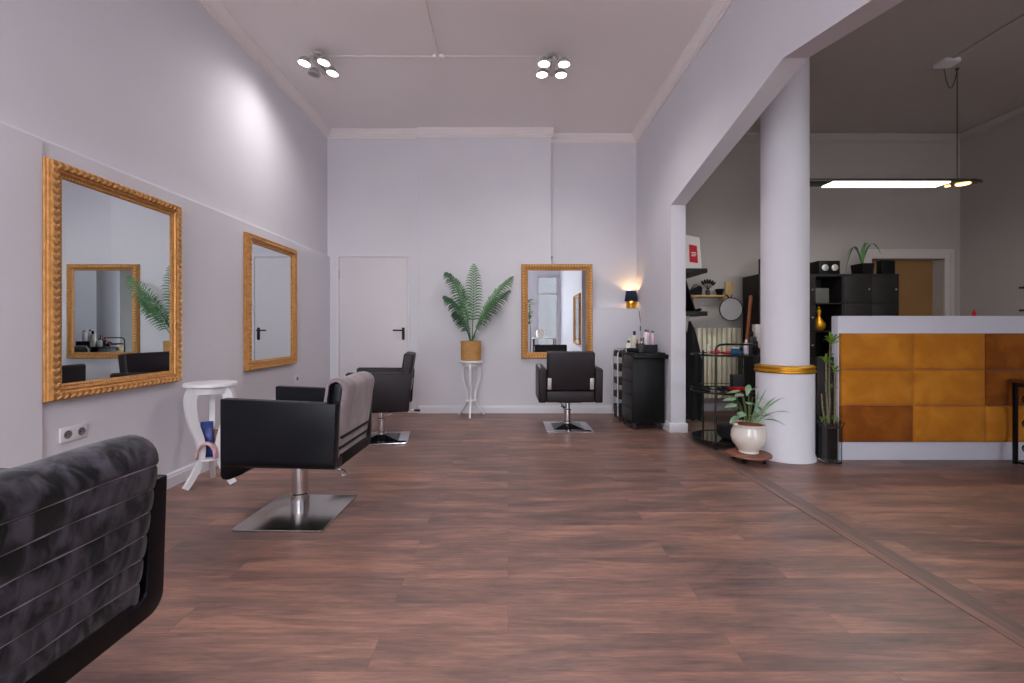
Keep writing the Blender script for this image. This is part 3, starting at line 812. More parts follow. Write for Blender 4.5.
def bottle(label, x, y, z, r, h, m, capm='paper', name='bottle', group=None, cat='bottle', pump=False, caph=.2):
    t = thing(name, label, cat, (x, y, z), 0, group)
    b = h*(1-caph)
    MB().lathe([(r*.9, 0), (r, .004), (r, b*.82), (r*.85, b*.93), (r*.42, b), (r*.42, b+.002)], seg=18).build('body', m, t)
    if pump:
        c = MB(); c.cyl((0, 0, b), (0, 0, b+h*caph*.6), r*.4, seg=10); c.box(-r*1.1, r*.4, -r*.25, r*.25, b+h*caph*.6, b+h*caph, .002); c.build('spray_head', capm, t)
    else:
        MB().lathe([(r*.48, b), (r*.46, b+h*caph)], seg=14).build('cap', capm, t)
    return t
org = thing('tray_organiser', 'black open box holding bottles on top of the salon trolley', 'box', (1.60, 5.26, zt), math.radians(4))
o_ = MB(); o_.box(-.10, .10, -.08, .08, 0, .006); o_.box(-.10, -.094, -.08, .08, .006, .085); o_.box(.094, .10, -.08, .08, .006, .085); o_.box(-.094, .094, -.08, -.074, .006, .085); o_.box(-.094, .094, .074, .08, .006, .085)
o_.build('tray', 'black', org, smooth=False)
GB = 'hair care bottles on the salon trolley'
bottle('white bottle with a dark cap, tallest in the black box on the trolley', 1.585, 5.235, zt+.007, .028, .25, 'bottle', 'darkgrey', group=GB, caph=.1)
bottle('pale pink bottle nearest the wall in the black trolley box', 1.665, 5.24, zt+.007, .027, .235, 'bottlepink', 'darkgrey', group=GB, caph=.1)
bottle('pale bottle with a pink cap standing between two taller ones in the black trolley box', 1.628, 5.29, zt+.007, .024, .24, 'bottle', 'pinkred', group=GB, caph=.08)
bottle('short white bottle at the front of the black trolley box', 1.535, 5.25, zt+.007, .025, .15, 'bottle', 'darkgrey', group=GB)
bottle('cream bottle standing behind the dark tool cup on the trolley', 1.475, 5.31, zt, .034, .24, 'cream', 'black', group=GB)
bottle('squat white jar at the far edge of the trolley top', 1.40, 5.28, zt, .032, .13, 'paper', 'black', name='jar', group=None, cat='jar')
bottle('small white tube bottle beside the squat jar on the trolley', 1.43, 5.355, zt, .022, .17, 'paper', 'paper', group=GB)
cup = thing('tool_cup', 'dark grey cup holding combs at the front edge of the trolley', 'cup', (1.49, 5.125, zt))
MB().lathe([(.036, 0), (.044, .004), (.05, .10), (.046, .10), (.04, .01)], seg=20, cap=False).build('cup_body', 'darkgrey', cup, thick=.002)
for k, (dx, mm) in enumerate(((-.02, 'redcloth'), (.0, 'lath'), (.02, 'black'))):
    MB().box(dx-.006, dx+.006, -.004, .004, .01, .15+.01*k, .001, rot=(0, dx*6, 0), piv=(dx, 0, .01)).build('comb', mm, cup)
ob = thing('hair_dryer', 'black hair dryer lying on top of the trolley with its cable hanging over the edge', 'hair dryer', (1.40, 5.13, zt+.025))
MB().lathe([(.022, -.06), (.025, -.03), (.025, .03), (.018, .07)], (0, 0, 0), 14, (PI/2, 0, .7)).build('barrel', 'black', ob)
MB().tube([(0, 0, 0), (.05, -.02, -.01)], .012, 8).build('grip', 'black', ob)
MB().tube(bez((-.03, .02, 0), (-.10, .12, .07), (-.075, .02, -.15), 12), .004, 6).build('cable', 'black', ob)

# ------------------------------------------------------------------ wall sockets, hook
def socket(label, loc, n, group):
    t = thing('wall_socket', label, 'socket', loc, PI/2, group)
    MB().box(-.04*n-.0, .04*n, -.010, 0, -.04, .04, .004).build('plate', 'socket', t)
    for k in range(n):
        x = (-.04*(n-1)) + .08*k
        o = MB().lathe([(.022, 0), (.022, .003), (.018, .001), (.001, .001)], (x, -.010, 0), 24, (PI/2, 0, 0), cap=False).build('recess', 'sockethole', t)
        h = MB(); h.cyl((x-.009, -.0095, 0), (x-.009, -.0125, 0), .003, seg=8); h.cyl((x+.009, -.0095, 0), (x+.009, -.0125, 0), .003, seg=8); h.build('pin_hole', 'black', o)
socket('white double wall socket below the large mirror on the left wall', (XL, 2.50, .545), 2, None)
socket('white single wall socket below the second mirror on the left wall', (XL, 5.14, .56), 1, None)
hk = MB(); hk.cyl((.60, YR, 2.10), (.60, YR-.05, 2.10), .008, seg=8); hk.ball((.60, YR-.055, 2.105), .016)
hk.build('wall_hook', 'silver', label='small metal hook above the mirror on the back wall', cat='hook')

# ------------------------------------------------------------------ reception counter
ct = thing('reception_counter', 'white reception counter faced with ochre velvet wall cushions', 'counter', (0, 0, 0))
MB().box(2.818, 6.10, 3.885, 3.965, 0, 1.23, .003).build('front_panel', 'whitedesk', ct)
MB().box(2.90, 6.10, 3.965, 4.55, .72, .75).build('desk_top', 'whitedesk', ct)
MB().box(2.90, 2.93, 3.965, 4.30, 0, .72).build('side_panel', 'whitedesk', ct)
tx, tw, tzs, thh = 2.826, .6085, (.158, .4665, .775), .3065
darks = {(0, 0), (2, 2), (2, 1), (4, 0), (3, 2)}
for i in range(5):
    for j, tz in enumerate(tzs):
        x0 = tx + i*(tw+.003)
        m_ = MB(); bm = m_.bm; n1, n2 = 22, 12
        g = []
        for a in range(n1+1):
            row = []
            for b_ in range(n2+1):
                u, v = a/n1, b_/n2
                u = .5-.5*math.cos(PI*u); v = .5-.5*math.cos(PI*v)
                e = (1-abs(2*u-1)**7)*(1-abs(2*v-1)**5)
                row.append(bm.verts.new((x0+u*tw, 3.885-.001-.022*(e > -1) - .026*max(0, e)**.6, tz+v*thh)))
            g.append(row)
        for a in range(n1):
            for b_ in range(n2): bm.faces.new((g[a][b_], g[a+1][b_], g[a+1][b_+1], g[a][b_+1]))
        bd = [g[a][0] for a in range(n1+1)] + [g[n1][b_] for b_ in range(1, n2+1)] + [g[a][n2] for a in range(n1-1, -1, -1)] + [g[0][b_] for b_ in range(n2-1, 0, -1)]
        bk = [bm.verts.new((v.co.x, 3.8845, v.co.z)) for v in bd]
        for k in range(len(bd)):
            k2 = (k+1) % len(bd); bm.faces.new((bd[k2], bd[k], bk[k], bk[k2]))
        o = m_.build('velvet_cushion', 'ochre_dark' if (i, j) in darks else 'ochre', ct, ang=60)
        if (i, j) in darks: o['label'] = 'darker rust-coloured velvet cushion'
MB().box(2.672, 2.815, 3.93, 3.955, 0.001, .877, .002).build('gate_panel', 'brownpanel', label='low dark brown panel filling the gap between column and counter', cat='panel')
bottle('small red bottle standing on the white counter top', 4.02, 3.925, 1.231, .014, .052, 'redcloth', 'redcloth', group=None, caph=.3)

# ------------------------------------------------------------------ console table
cs_ = thing('console_table', 'black metal console table with wavy side bars, cut by the right picture edge', 'table', (4.20, 3.36, 0))
MB().box(-.01, 1.0, -.01, .44, .672, .70, .003).build('tabletop', 'tablewood', cs_)
for x in (.012, .978):
    for y in (.012, .418):
        MB().box(x-.012, x+.012, y-.012, y+.012, 0, .672).build('leg', 'blackmetal', cs_, smooth=False)
    for z_ in (.01, .64): MB().box(x-.009, x+.009, .024, .406, z_, z_+.018).build('stretcher', 'blackmetal', cs_, smooth=False)
    for y in (.11, .215, .32):
        s_ = MB(); s_.tube([(x, y+.045*math.sin(z*2*PI/.2+y*30), z) for z in [.028+.612*k/40 for k in range(41)]], .006, 6)
        s_.build('wavy_bar', 'blackmetal', cs_)
r_ = MB(); r_.box(.024, .966, .41, .426, .65, .67); r_.build('back_rail', 'blackmetal', cs_, smooth=False)

# ------------------------------------------------------------------ bamboo in a square glass vase
vs = thing('bamboo_vase', 'lucky bamboo in a tall square glass vase at the end of the counter', 'potted plant', (2.706, 3.828, 0))
g = MB(); bm = g.bm
def ring(hw, z): return [bm.verts.new((x*hw, y*hw, z)) for x, y in ((-1, -1), (1, -1), (1, 1), (-1, 1))]
R = [ring(.060, .001), ring(.062, .30), ring(.076, .345), ring(.071, .345), ring(.057, .298), ring(.056, .014)]
for A, B in zip(R, R[1:]):
    for i in range(4): bm.faces.new((A[i], A[(i+1) % 4], B[(i+1) % 4], B[i]))
bm.faces.new(list(reversed(R[0]))); bm.faces.new(R[-1])
g.build('vase', 'glass', vs, smooth=False)
MB().box(-.04, .04, -.04, .04, .03, .29, .012).build('inner_pot', 'midgrey', vs)
MB().box(-.054, .054, -.054, .054, .290, .305, .004).build('soil', 'cane', vs)
for k, (x, y, h, lx) in enumerate(((-.02, 0, .58, -.01), (.0, .012, .74, .012), (.02, -.02, .48, .02), (-.025, .02, .30, -.03))):
    cn = MB(); cn.tube([(x, y, .27), (x+lx*.3+.004, y, .27+h*.3), (x+lx*.6-.004, y, .27+h*.6), (x+lx, y, .27+h)], [.008, .0075, .0065, .005], 8)
    for q in range(7): cn.lathe([(.009, -.002), (.010, 0), (.009, .002)], (x+lx*q/7, y, .29+h*q/7), 8)
    cn.build('cane', 'cane', vs)
lf = MB(); rnd = random.Random(5)
for (x, z, n, L_) in ((-.03, .83, 9, .15), (.012, .99, 11, .18), (.04, .75, 7, .13), (-.05, .36, 5, .10), (.04, .34, 5, .11), (.0, .62, 3, .10)):
    for q in range(n):
        a = rnd.uniform(-PI, .25); e = rnd.uniform(.2, 1.1); d = Vector((math.cos(a)*math.cos(e)*(.8 if math.cos(a) > 0 else .55), math.sin(a)*math.cos(e)*.6, math.sin(e)))
        p = Vector((x, 0, z)); l = L_*rnd.uniform(.7, 1.1)
        pts = [p, p+d*l*.4, p+d*l*.75+Vector((0, 0, -.012)), p+d*l+Vector((0, 0, -.045))]
        lf.ribbon(pts, [.003, .009, .008, .001], Vector((-math.sin(a), math.cos(a), .2)), .25)
lf.build('leaves', 'green_yellow', vs, ang=80)

# ------------------------------------------------------------------ white pot on a wooden plant dolly
dl = thing('plant_dolly', 'round wooden plant dolly on castors below the white pot', 'plant dolly', (2.04, 3.85, 0))
MB().lathe([(.165, .052), (.172, .056), (.172, .068), (.168, .072)], seg=40).build('board', 'dolly', dl)
for k in range(4):
    a = PI/4 + k*PI/2; x, y = .12*math.cos(a), .12*math.sin(a)
    cst = MB(); cst.lathe([(.020, -.009), (.022, 0), (.020, .009)], (x, y, .0225), 14, (0, PI/2, a)); cst.cyl((x, y, .04), (x, y, .052), .012, seg=8); cst.build('caster', 'black', dl)
pp = thing('potted_plant', 'broad-leaved green plant in a round cream pot on the wooden dolly', 'potted plant', (2.04, 3.86, .0725))
MB().lathe([(.070, 0), (.080, .004), (.078, .02), (.094, .045), (.128, .09), (.138, .135), (.134, .18), (.120, .212), (.120, .222), (.131, .236), (.133, .246), (.121, .246), (.114, .222)], seg=44).build('pot', 'ceramic', pp)
MB().ball((-.128, -.04, .245), .02, .018, .014).build('pot_knob', 'ceramic', pp)
MB().lathe([(.117, .238), (.06, .25), (.001, .252)], seg=24, cap=False).build('soil', 'clay', pp)
rnd = random.Random(11)
stm = MB(); lfs = MB()
def leaf(b, p, d, L_, w_, n=6, droop=.2):
    d = d.normalized(); sd = d.cross(Vector((0, 0, 1)))
    if sd.length < .1: sd = Vector((1, 0, 0))
    sd.normalize(); sd = (sd + Vector((0, 0, .25))).normalized()
    pts = [p + d*L_*t - Vector((0, 0, droop*L_*t*t)) for t in [k/n for k in range(n+1)]]
    ws = [w_*(math.sin(PI*min(.97, .08+.92*(k/n)**.75))) for k in range(n+1)]
    b.ribbon(pts, ws, sd, .22)
for (tx_, ty_, tz_, L_, w_) in ((-.13, -.05, .42, .13, .034), (-.09, -.08, .36, .12, .036), (-.06, -.02, .50, .11, .03), (-.10, .02, .46, .12, .034),
                                (-.02, -.09, .33, .13, .036), (.03, -.06, .38, .12, .03), (-.04, -.10, .44, .10, .03), (.05, .03, .42, .12, .026), (.0, .0, .52, .10, .026),
                                (.02, -.03, .47, .11, .022), (-.02, -.05, .58, .12, .024), (-.12, -.06, .32, .11, .030), (.08, -.04, .36, .12, .026), (-.05, .05, .52, .11, .028)):
    b0 = Vector((tx_*.25, ty_*.25, .24)); tp = Vector((tx_, ty_, tz_))
    stm.tube(bez(b0, (tx_*.35, ty_*.35, tz_*.8), tp, 6), .0035, 5)
    leaf(lfs, tp, Vector((tx_*1.4+rnd.uniform(-.05, .05), ty_-.03, rnd.uniform(-.06, .05))), L_, w_)
for (x, a, L_) in ((.03, .45, .36), (.04, .3, .32), (.04, .7, .30), (.01, .12, .34), (.035, -.1, .30), (.03, .9, .22)):
    p0 = Vector((x, 0, .24)); d = Vector((math.sin(a)*.8, -.5, math.cos(a)))
    pts = [p0 + d*L_*t + Vector((.05*t*t*math.sin(a)*2, 0, -.16*t*t*t*max(0, math.sin(a)))) for t in [k/7 for k in range(8)]]
    lfs.ribbon(pts, [.005, .008, .009, .009, .008, .007, .004, .001], Vector((.6, -.6, .3)), .25)
stm.build('stems', 'stem', pp); lfs.build('leaves', 'green_pale', pp, ang=80)

# ------------------------------------------------------------------ round black serving cart
ca = thing('serving_cart', 'black metal serving cart with three round shelves beside the opening', 'serving cart', (2.115, 4.45, 0))
RC = .30
for k, z in enumerate((.062, .520, .872)):
    s_ = MB(); s_.lathe([(RC-.012, z-.004), (RC-.012, z+.002)], seg=48); so = s_.build('shelf', 'smoke', ca)
    rm = MB(); rm.tube([(RC*math.cos(2*PI*i/48), RC*math.sin(2*PI*i/48), z) for i in range(48)], .009, 8, closed=True)
    rm.tube([(RC*math.cos(2*PI*i/48), RC*math.sin(2*PI*i/48), z+.035) for i in range(48)], .004, 6, closed=True) if k == 1 else None
    rm.build('rim', 'blackmetal', so)
for a in (math.radians(-129), math.radians(105), math.radians(-50), math.radians(30)):
    x, y = (RC+.006)*math.cos(a), (RC+.006)*math.sin(a)
    MB().tube([(x, y, .02), (x, y, .9)], .010, 8).build('post', 'blackmetal', ca)
    MB().lathe([(.018, 0), (.02, .01), (.012, .022)], (x, y, 0), 12).build('foot', 'black', ca)
a = math.radians(-129); x, y = (RC+.006)*math.cos(a), (RC+.006)*math.sin(a)
MB().tube([(x, y, .89), (x, y, .925), (x+.012, y, .955), (x+.04, y, .972), (x+.10, y, .977), (-x-.04+.0, y, .977), (-x-.0, y, .955), (-x+.01, y, .90), ((RC+.006)*math.cos(math.radians(-50)), (RC+.006)*math.sin(math.radians(-50)), .89)], .010, 8).build('handle', 'blackmetal', ca)
cz = .876
bottle('small cream bottle at the far rim of the serving cart top shelf', 2.05, 4.64, cz, .018, .12, 'cream', 'cream', name='bottle', group='bottles on the serving cart')
bottle('clear pale bottle beside the black spray bottle on the serving cart', 2.325, 4.44, cz, .024, .14, 'bottle', 'paper', group='bottles on the serving cart')
bottle('black spray bottle on the serving cart near the column', 2.37, 4.42, cz, .025, .22, 'darkgrey', 'black', group='bottles on the serving cart', pump=True, caph=.22)
bottle('dark bottle half hidden by the column on the serving cart', 2.352, 4.325, cz, .022, .17, 'black', 'darkgrey', group='bottles on the serving cart')
def lump(name, label, cat, m, loc, rx, ry, rz_, seedv, z_off=0):
    b = MB(); b.ball((0, 0, rz_), rx, ry, rz_, 18, 12)
    rr = random.Random(seedv)
    for v in b.bm.verts:
        f = 1+.18*math.sin(v.co.x*60+seedv)+.14*math.sin(v.co.y*75+seedv*2); v.co.x *= f; v.co.y *= f; v.co.z = max(0, v.co.z*(1+.2*math.sin(v.co.x*90)))
    return b.build(name, m, label=label, cat=cat, loc=loc)
lump('hair_clip_pile', 'pinkish red cloth crumpled on the serving cart top shelf', 'cloth', 'pinkred', (2.01, 4.42, cz), .05, .045, .02, 1)
lump('red_cloth', 'small red cloth beside the pinkish one on the serving cart top shelf', 'cloth', 'redcloth', (2.11, 4.39, cz), .045, .04, .016, 3)
bx = thing('plastic_box', 'blue plastic box on the serving cart top shelf', 'box', (2.225, 4.45, cz), .2)
MB().box(-.055, .055, -.035, .035, 0, .03, .005).build('box_body', 'bluecloth', bx); MB().box(-.035, .035, -.025, .025, .031, .052, .004).build('lid', 'bluecloth', bx); MB().box(-.03, .03, -.02, .02, .0525, .066, .003).build('wrapping', 'paper', bx)
cz = .524
def towel(name, label, m, loc, sx, sy, rz, hgt=.022):
    b = MB()
    for k in range(2): b.box(-sx/2+.004*k, sx/2-.004*k, -sy/2, sy/2, k*hgt/2, (k+1)*hgt/2, hgt*.2)
    return b.build(name, m, label=label, cat='towel', loc=loc, rotz=rz)
towel('folded_towel', 'bright red folded towel on the serving cart middle shelf', 'redcloth', (2.235, 4.41, cz), .17, .14, .25, .03)
lump('dark_scarf', 'dark crumpled cloth beside the red towel on the serving cart', 'cloth', 'darkcloth', (2.05, 4.33, cz), .05, .05, .022, 4)
lump('brown_scarf', 'black cloth at the rim of the serving cart middle shelf', 'cloth', 'black', (1.94, 4.48, cz), .05, .05, .016, 6)
MB().box(-.055, .055, -.04, .04, 0, .14, .006).build('storage_box', 'darkgrey', label='dark grey box standing on the serving cart middle shelf', cat='box', loc=(2.30, 4.57, cz))
for k in range(4):
    b = MB(); b.lathe([(.05, 0), (.085, .03), (.10, .055), (.103, .06), (.096, .06), (.08, .032), (.045, .006)], seg=28, cap=False)
    b.build('bowl', 'darkgrey', loc=(2.11, 4.36, .066+.026*k), thick=.001, label=('lowest' if k == 0 else 'second' if k == 1 else 'third' if k == 2 else 'topmost') + ' dark grey bowl in the stack on the serving cart bottom shelf', cat='bowl', group='stacked bowls on the serving cart')

# ------------------------------------------------------------------ reception background
# cube shelving unit
kx0, ky0, ky1, kz = 3.20, 5.80, 6.20, 1.825
kw = .357
ks = thing('cube_shelving', 'black cube shelving unit with doors and knobs, behind the counter', 'shelving', (kx0, ky0, 0))
fr = MB(); fr.box(0, 5*kw, 0, .4, kz-.032, kz, .001); fr.box(0, 5*kw, 0, .4, .0, .032, .001)
for k in range(6): fr.box(k*kw-(.016 if 0 < k < 5 else (0 if k == 0 else .03)), k*kw+(.006 if 0 < k < 5 else (.03 if k == 0 else 0)), .002, .4, .032, kz-.032)
for k in range(1, 5): fr.box(.03, 5*kw-.03, .002, .4, k*kw+.012, k*kw+.028)
fr.box(.03, 5*kw-.03, .385, .395, .032, kz-.032)
fr.build('carcass', 'blackwood', ks, smooth=False)
for c_ in (0, 1, 3, 4):
    for r_ in range(5):
        x0 = c_*kw+.008+(.022 if c_ == 0 else 0); x1 = (c_+1)*kw-.018-(.012 if c_ == 4 else 0); z0 = r_*kw+.031+(.004 if r_ == 0 else 0); z1 = (r_+1)*kw+.010 if r_ < 4 else kz-.034
        dr = MB().box(x0, x1, -.004, .014, z0, z1, .001).build('door', 'blackwood', ks)
        MB().lathe([(.008, 0), (.008, .012), (.015, .018), (.014, .026), (.001, .028)], (x1-.03, -.004, (z0+z1)/2), 14, (PI/2, 0, 0), cap=False).build('knob', 'chrome', dr)
zk = kz+.0005
def boxthing(name, label, cat, m, x0, x1, y0, y1, z0, z1, bev=.004, group=None):
    return MB().box(-(x1-x0)/2, (x1-x0)/2, -(y1-y0)/2, (y1-y0)/2, 0, z1-z0, bev).build(name, m, label=label, cat=cat, loc=((x0+x1)/2, (y0+y1)/2, z0), group=group)
pl_ = thing('stereo', 'black stereo with round silver dials on top of the cube shelving', 'stereo', (4.15, 6.0, zk))
MB().box(-.135, .135, -.13, .13, 0, .18, .006).build('housing', 'black', pl_)
for x in (-.06, .065):
    MB().lathe([(.042, 0), (.042, .006), (.03, .012), (.001, .012)], (x, -.13, .09), 20, (PI/2, 0, 0), cap=False).build('dial', 'silver', pl_)
boxthing('storage_box', 'dark box on the far end of the cube shelving, half hidden by the column', 'box', 'black', 3.24, 3.5, 5.82, 5.89, zk, zk+.20)
boxthing('loudspeaker', 'black loudspeaker box beside the potted orchid on the cube shelving', 'loudspeaker', 'black', 4.80, 4.97, 5.84, 5.93, zk, zk+.18)
op = thing('potted_orchid', 'plant with long arching leaves in a black square pot on the cube shelving', 'potted plant', (4.61, 5.92, zk))
o_ = MB(); bm = o_.bm
def rg(hw, z): return [bm.verts.new((x*hw*.6, y*hw*.85, z)) for x, y in ((-1, -1), (1, -1), (1, 1), (-1, 1))]
R = [rg(.11, 0), rg(.125, .14), rg(.117, .14), rg(.112, .125)]
for A, B in zip(R, R[1:]):
    for i in range(4): bm.faces.new((A[i], A[(i+1) % 4], B[(i+1) % 4], B[i]))
bm.faces.new(list(reversed(R[0]))); bm.faces.new(R[-1])
o_.build('pot', 'black', op, smooth=False)
l_ = MB()
for (mid, end, w_) in (((-.12, -.02, .66), (-.27, -.07, .03), .017), ((-.06, .02, .52), (-.22, -.02, .26), .015), ((.10, 0, .60), (.21, -.04, .26), .017), ((.02, 0, .40), (-.02, -.06, .36), .03), ((.04, .02, .5), (.10, .03, .40), .02)):
    cv = bez((0, 0, .12), mid, end, 12)
    l_.ribbon(cv, [w_*math.sin(PI*min(.96, .15+.85*k/12)) for k in range(13)], Vector((0, 1, .1)) if w_ < .02 else Vector((1, 0, 0)), .3)
l_.build('leaves', 'green', op, ang=80)
fx = kx0+2*kw
boxthing('fabric_box', 'grey fabric box in the open compartment of the cube shelving', 'box', 'midgrey', fx+.03, fx+.20, 5.83, 6.05, 4*kw+.029, 4*kw+.029+.19)
boxthing('paper_folder', 'pale folder standing behind the grey fabric box in the shelving', 'folder', 'paper', fx+.02, fx+.07, 6.07, 6.17, 4*kw+.029, 4*kw+.029+.30, .002)
vz = thing('gourd_vase', 'golden gourd-shaped vase in the open compartment below the grey box', 'vase', (fx+.115, 5.90, 3*kw+.029))
MB().lathe([(.035, 0), (.055, .01), (.076, .05), (.074, .09), (.05, .13), (.026, .165), (.020, .20), (.026, .235), (.030, .26), (.022, .285), (.016, .30), (.010, .30)], seg=32).build('vase_body', 'goldpaint', vz)
MB().lathe([(.011, .3), (.013, .315), (.004, .325)], seg=14).build('stopper', 'goldpaint', vz)
boxthing('hanging_folder', 'thin dark board hanging on the side of the cube shelving', 'board', 'black', kx0+5*kw+.001, kx0+5*kw+.03, 5.84, 6.1, 1.50, 1.77)
# lath leaning on the shelving
lt = MB(); lt.box(-.019, .019, -.012, .012, 0, 1.56, .002, rot=(0, math.atan2(.135, 1.54), 0), piv=(0, 0, 0)); lt.build('wooden_lath', 'lath', label='reddish brown wooden lath leaning against the side of the shelving', cat='lath', loc=(3.02, 5.92, .004))
cbn = boxthing('low_cabinet', 'dark low cabinet between serving cart and column', 'cabinet', 'blackwood', 2.80, 3.15, 5.2, 5.55, 0.001, .90)
boxthing('white_box', 'white box standing on the dark low cabinet beside the column', 'box', 'paper', 2.84, 3.12, 5.22, 5.30, .9015, 1.175)
# radiator
rd = thing('radiator', 'cream ribbed radiator on the wall behind the serving cart', 'radiator', (2.54, 6.17, .17))
for k in range(9):
    x = .033+k*.0665
    s_ = MB()
    s_.prism([(x-.025, p) for p in ()] or rrect(x-.024, x+.024, .02, .97, .022), 'y', -.060, -.030, .008, 2)
    s_.prism(rrect(x-.022, x+.022, .02, .97, .020), 'y', .0, .035, .006, 2)
    s_.cyl((x, -.04, .10), (x, .01, .10), .016, seg=8); s_.cyl((x, -.04, .90), (x, .01, .90), .016, seg=8)
    s_.build('rib', 'radiator', rd)
MB().cyl((.0, -.015, .08), (.60, -.015, .08), .014).cyl((.0, -.015, .92), (.60, -.015, .92), .014).build('connecting_pipe', 'radiator', rd)
MB().cyl((.5, -.01, -.165), (.5, -.01, .1), .01).cyl((.56, .02, .5), (.56, .075, .5), .01).cyl((.06, .02, .5), (.06, .075, .5), .01).build('feed_pipe', 'radiator', rd)
# pine wall shelf with things on it
sh = thing('wall_shelf', 'narrow pine shelf on the wall above the radiator', 'shelf', (2.70, 6.155, 1.555))
MB().box(-.26, .27, -.09, .09, 0, .022, .002).build('board', 'pine', sh)
for x in (-.2, .2): MB().box(x-.008, x+.008, -.06, .09, -.05, -.0005, .001).build('bracket', 'pine', sh)
zz = 1.5775
t = thing('styling_bag', 'black soft pouch at the left end of the pine shelf', 'bag', (2.525, 6.15, zz))
MB().prism([(-.08, 0), (.08, 0), (.085, .10), (.06, .13), (-.085, .06)], 'y', -.05, .05, .012).build('pouch', 'darkcloth', t)
MB().tube(bez((-.05, 0, .08), (0, 0, .19), (.06, 0, .12), 8), .006, 6).build('strap', 'darkcloth', t)
t = thing('brush_jar', 'black brushes fanning out of a jar on the pine shelf', 'brushes', (2.70, 6.15, zz))
MB().lathe([(.028, 0), (.032, .07)], seg=16).build('jar', 'darkgrey', t)
for k, a in enumerate((-.6, -.3, -.05, .22, .5, .75)):
    b = MB(); q = Vector((math.sin(a), 0, math.cos(a))); b.cyl(Vector((0, 0, .07)), Vector((0, 0, .07))+q*.09, .004, seg=6); e_ = Vector((0, 0, .07))+q*.12
    b.ball(tuple(e_), .018, .013, .034, 8, 6, (0, a, 0)); b.build('brush', 'black', t)
b = MB(); b.lathe([(.035, 0), (.052, .06), (.062, .085), (.056, .085), (.03, .006)], seg=24, cap=False)
b.build('bowl', 'black', thick=.001, label='black mixing bowl at the right end of the pine shelf', cat='bowl', loc=(2.86, 6.15, zz+.001))
boxthing('wall_plate', 'beige holder plate on the wall above the round mirror', 'plate', 'pine', 2.98, 3.09, 6.235, 6.259, 1.60, 1.77)
# round swing mirror
rm_ = thing('round_mirror', 'round mirror with black rim on a swing arm above the radiator', 'mirror', (2.905, 5.93, 1.38))
RR = Euler((PI/2, 0, math.radians(1)))
MB().lathe([(.148, -.012), (.153, -.006), (.153, .008), (.148, .012), (.143, .006)], seg=48, rot=RR.to_matrix(), cap=False).build('rim', 'black', rm_)
MB().lathe([(.001, .006), (.147, .006)], seg=48, rot=RR.to_matrix(), cap=False).build('mirror_glass', 'mirror', rm_, smooth=False)
MB().lathe([(.001, -.012), (.147, -.012)], seg=48, rot=RR.to_matrix(), cap=False).build('backing', 'black', rm_, smooth=False)
MB().tube([(0, .01, 0.12), (0, .10, .19), (.02, .22, .20), (.04, .31, .20)], .009, 8).tube([(-.02, .0, .14), (.01, .0, .165), (.02, .02, .19)], .006, 6).build('swing_arm', 'black', rm_)
# two dark ledge shelves behind the partition and things on them
L1 = boxthing('ledge_shelf', 'upper black floating shelf behind the pier, holding the red and white sign', 'shelf', 'blackwood', XR2+.001, 2.185, 4.98, 6.08, 1.737, 1.785, .002, 'black floating shelves')
L2 = boxthing('ledge_shelf', 'lower black floating shelf behind the pier, above the hanging gowns', 'shelf', 'blackwood', XR2+.001, 2.185, 4.98, 6.08, 1.265, 1.315, .002, 'black floating shelves')
sg = thing('display_sign', 'white card with a red block standing on the upper black shelf', 'sign', (2.055, 5.10, 1.786), math.radians(8))
MB().prism([(-.10, 0), (.125, 0), (.108, .365), (-.10, .40)], 'y', -.006, .006, rot=(-.06, 0, 0)).build('card', 'paper', sg, smooth=False)
rb = MB().prism([(-.022, .085), (.078, .075), (.070, .27), (-.022, .285)], 'y', -.010, -.0065, rot=(-.06, 0, 0)).build('red_block', 'red', sg, smooth=False)
mk = MB()
for k, (x0, x1) in enumerate(((0.0, .055), (.004, .06), (.0, .05))): mk.box(x0, x1, -.0125, -.0105, .188-.018*k, .197-.018*k, rot=(-.06, 0, 0), piv=(0, 0, 0))
mk.build('lettering', 'paper', rb, smooth=False)
MB().box(0, .012, -.30, .30, 0, .385, .002, rot=(0, -.30, 0), piv=(0, 0, 0)).build('leaning_board', 'black', label='black board leaning on the wall above the lower floating shelf', cat='board', loc=(2.075, 5.35, 1.317))
lump('hair_clippers', 'small black clippers lying on the lower floating shelf', 'clippers', 'black', (2.125, 5.08, 1.316), .04, .05, .018, 9)
# gowns hanging from hooks
def gown(label, y, w, x, zt_, zb):
    t = thing('hairdressing_gown', label, 'gown', (0, 0, 0), 0, 'black gowns hanging behind the pier')
    hk = MB().tube([(XR2+.0005, y, zt_+.05), (x, y, zt_+.05), (x+.02, y, zt_+.03), (x+.02, y, zt_+.005)], .006, 6); hk.build('hook', 'trim', t)
    b = MB(); bm = b.bm; rows = []; n = 36
    for i in range(16):
        u = i/15; z = zt_ - (zt_-zb)*u; hw = (.012 + (w)*min(1, (u*2.6))**.75*(1-.12*u)); hd = .012+.05*min(1, u*2.2)
        rows.append([bm.verts.new((x+hw*.62*math.cos(2*PI*k/n)*(1+.14*math.sin(k*PI/3*2+u*2)) + hw*.3*(u > .0), y+hd*1.6*math.sin(2*PI*k/n)*(1+.14*math.sin(k*PI/3+u)), z + (.012*math.sin(k) if i == 15 else 0))) for k in range(n)])
    for A, B in zip(rows, rows[1:]):
        for k in range(n): bm.faces.new((A[k], A[(k+1) % n], B[(k+1) % n], B[k]))
    bm.faces.new(rows[0]); bm.faces.new(rows[-1])
    b.build('gown_cloth', 'darkcloth', t, ang=80)
gown('long black gown hanging on the hook nearest the pier', 5.10, .135, 2.035, 1.21, .12)
gown('long black gown hanging on the hook further behind the pier', 5.40, .15, 2.05, 1.21, .14)
